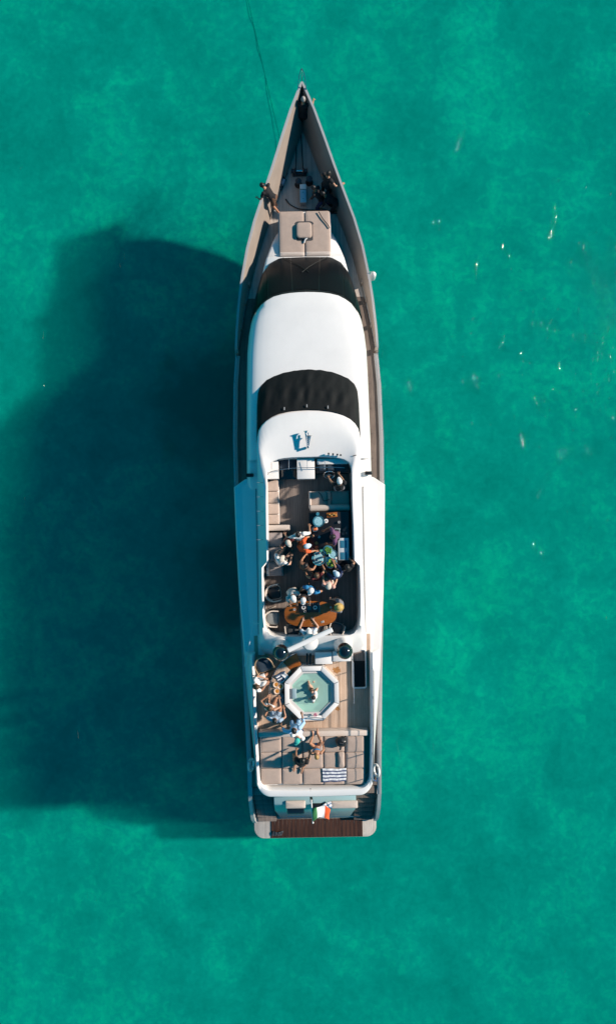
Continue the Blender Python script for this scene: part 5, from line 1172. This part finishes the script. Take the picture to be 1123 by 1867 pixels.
person('person in blue shirt and white cap aft of the crowd', 567, 1077, FLY, 150, 'stand', -4, ((-0.22, -0.12, 0.98), (0.28, 0.25, 0.98)), top='blue', bottom='navy', hat=('cap', 'white'), skin='tan', size=1.04)
person('person in pink top and cream cap aft of the crowd', 599, 1069, FLY, -15, 'stand', -6, ((-0.25, 0.30, 1.0), (0.25, 0.30, 1.0)), top='pink', bottom='cream', hat=('cap', 'cream'), skin='light', sleeves=0.2)
person('person in dark blue shirt and pale cap on the starboard side of the crowd', 614, 1047, FLY, 40, 'stand', 8, ((-0.25, 0.42, 1.0), (0.2, 0.42, 1.0)), top='navy', bottom='grey', hat=('cap', 'paleblue'), skin='tan', sleeves=1.4)
person('person against the starboard coaming reaching an arm over the bar', 633, 1034, FLY, 25, 'stand', 8, ((-0.35, 0.42, 1.15), (0.22, 0.25, 0.95)), top='black', bottom='black', hair='dark', skin='tan', sleeves=0.2)
person('person in pale grey with white cap at the port end of the oval table', 534.5, 1090, FLY, -155, 'stand', 10, ((-0.15, 0.42, 0.90), (0.25, 0.40, 0.92)), top='greywhite', bottom='cream', hat=('cap', 'white'), skin='tan', sleeves=0.8, size=1.04)
person('person in black with white cap right behind the music controller', 553, 1094, FLY, 178, 'stand', 6, ((-0.22, 0.36, 0.90), (0.22, 0.36, 0.90)), top='black', bottom='black', hat=('cap', 'white'), skin='tan', sleeves=0.5)
person('person in grey with golden hat at the starboard end of the oval table', 618, 1107, FLY, 95, 'stand', 5, ((-0.22, 0.32, 0.90), (0.22, 0.32, 0.90)), top='grey', bottom='black', hat=('hat', 'gold'), skin='light')
person('person in pale blue seated under the radar bar', 563.5, 1153, FLY, 5, 'sit', 6, ((-0.2, 0.42, 0.78), (0.2, 0.40, 0.78)), top='paleblue', bottom='navy', hat=('cap', 'white'), skin='light', hip=0.50)
# pool deck
person('person in white shirt sitting on the port coaming', 469, 1252, FLY, -75, 'sit', 8, ((-0.10, 0.36, 0.72), (0.14, 0.36, 0.75)), top='white', bottom='white', legs=0.9, hair='brown', skin='tan', hip=0.56, long_hair=True)
person('bare backed person bending at the aft end of the curved counter', 492, 1291, FLY, -20, 'sit', 16, ((-0.22, 0.42, 0.80), (0.24, 0.48, 0.80)), top=None, bottom='white', hair='brown', skin='tan', legs=0.4, hip=0.50)
person('dark haired person in pale denim seated aft of the curved counter', 501, 1314, FLY, -10, 'sit', 6, ((-0.28, 0.30, 0.72), (0.26, 0.38, 0.74)), top='denim', bottom='denim', hair='dark', skin='tan', sleeves=0.5, hip=0.48)
person('dark haired person in flowing sky blue shirt beside the aft sun pad', 536, 1332, FLY, 20, 'stand', 10, ((-0.42, 0.25, 0.98), (0.34, 0.32, 1.0)), top='skyblue', bottom='skyblue', hair='dark', skin='tan', sleeves=1.5, legs=1.6, size=1.05)
person('person in white shirt and teal cap stepping onto the aft sun pad', 542, 1350, PZ-0.25, 160, 'stand', 6, ((-0.25, 0.15, 0.85), (0.28, 0.15, 0.9)), top='white', bottom='navy', hat=('cap', 'teal'), skin='light', size=1.0)
person('person in black crouching on the aft sun pad', 552, 1386, PZ, -15, 'kneel', 28, ((-0.28, 0.42, 0.12), (0.26, 0.46, 0.12)), top='black', bottom='black', hair='dark', skin='tan', sleeves=0.45, hip=0.42, legs=0.5)
person('blond person in blue swimwear lounging on the aft sun pad', 577.5, 1379, PZ, 4, 'floor', -14, ((-0.30, -0.18, 0.10), (0.26, 0.05, 0.14)), ((-0.08, 0.40, 0.10), (0.08, 0.46, 0.10)), size=0.92, top='bluebikini', bottom='bluebikini', sleeves=-1, hair='blond', skin='tan', legs=0.12, long_hair=True)
# in the tub
person('fair haired person sitting in the hot tub', 568, 1257, FLY+0.10, -70, 'floor', 5, ((-0.16, 0.22, 0.42), (0.18, 0.2, 0.40)), ((-0.1, 0.42, 0.08), (0.1, 0.42, 0.08)), size=0.82, top=None, bottom='black', hair='brown', skin='light', legs=0.3)
person('dark haired person in white top sitting in the hot tub', 571, 1272, FLY+0.10, 75, 'floor', 8, ((-0.16, 0.2, 0.42), (0.2, 0.18, 0.42)), ((-0.1, 0.42, 0.08), (0.1, 0.42, 0.08)), size=0.82, top='white', bottom='black', hair='dark', skin='light', sleeves=0.2, legs=0.3)
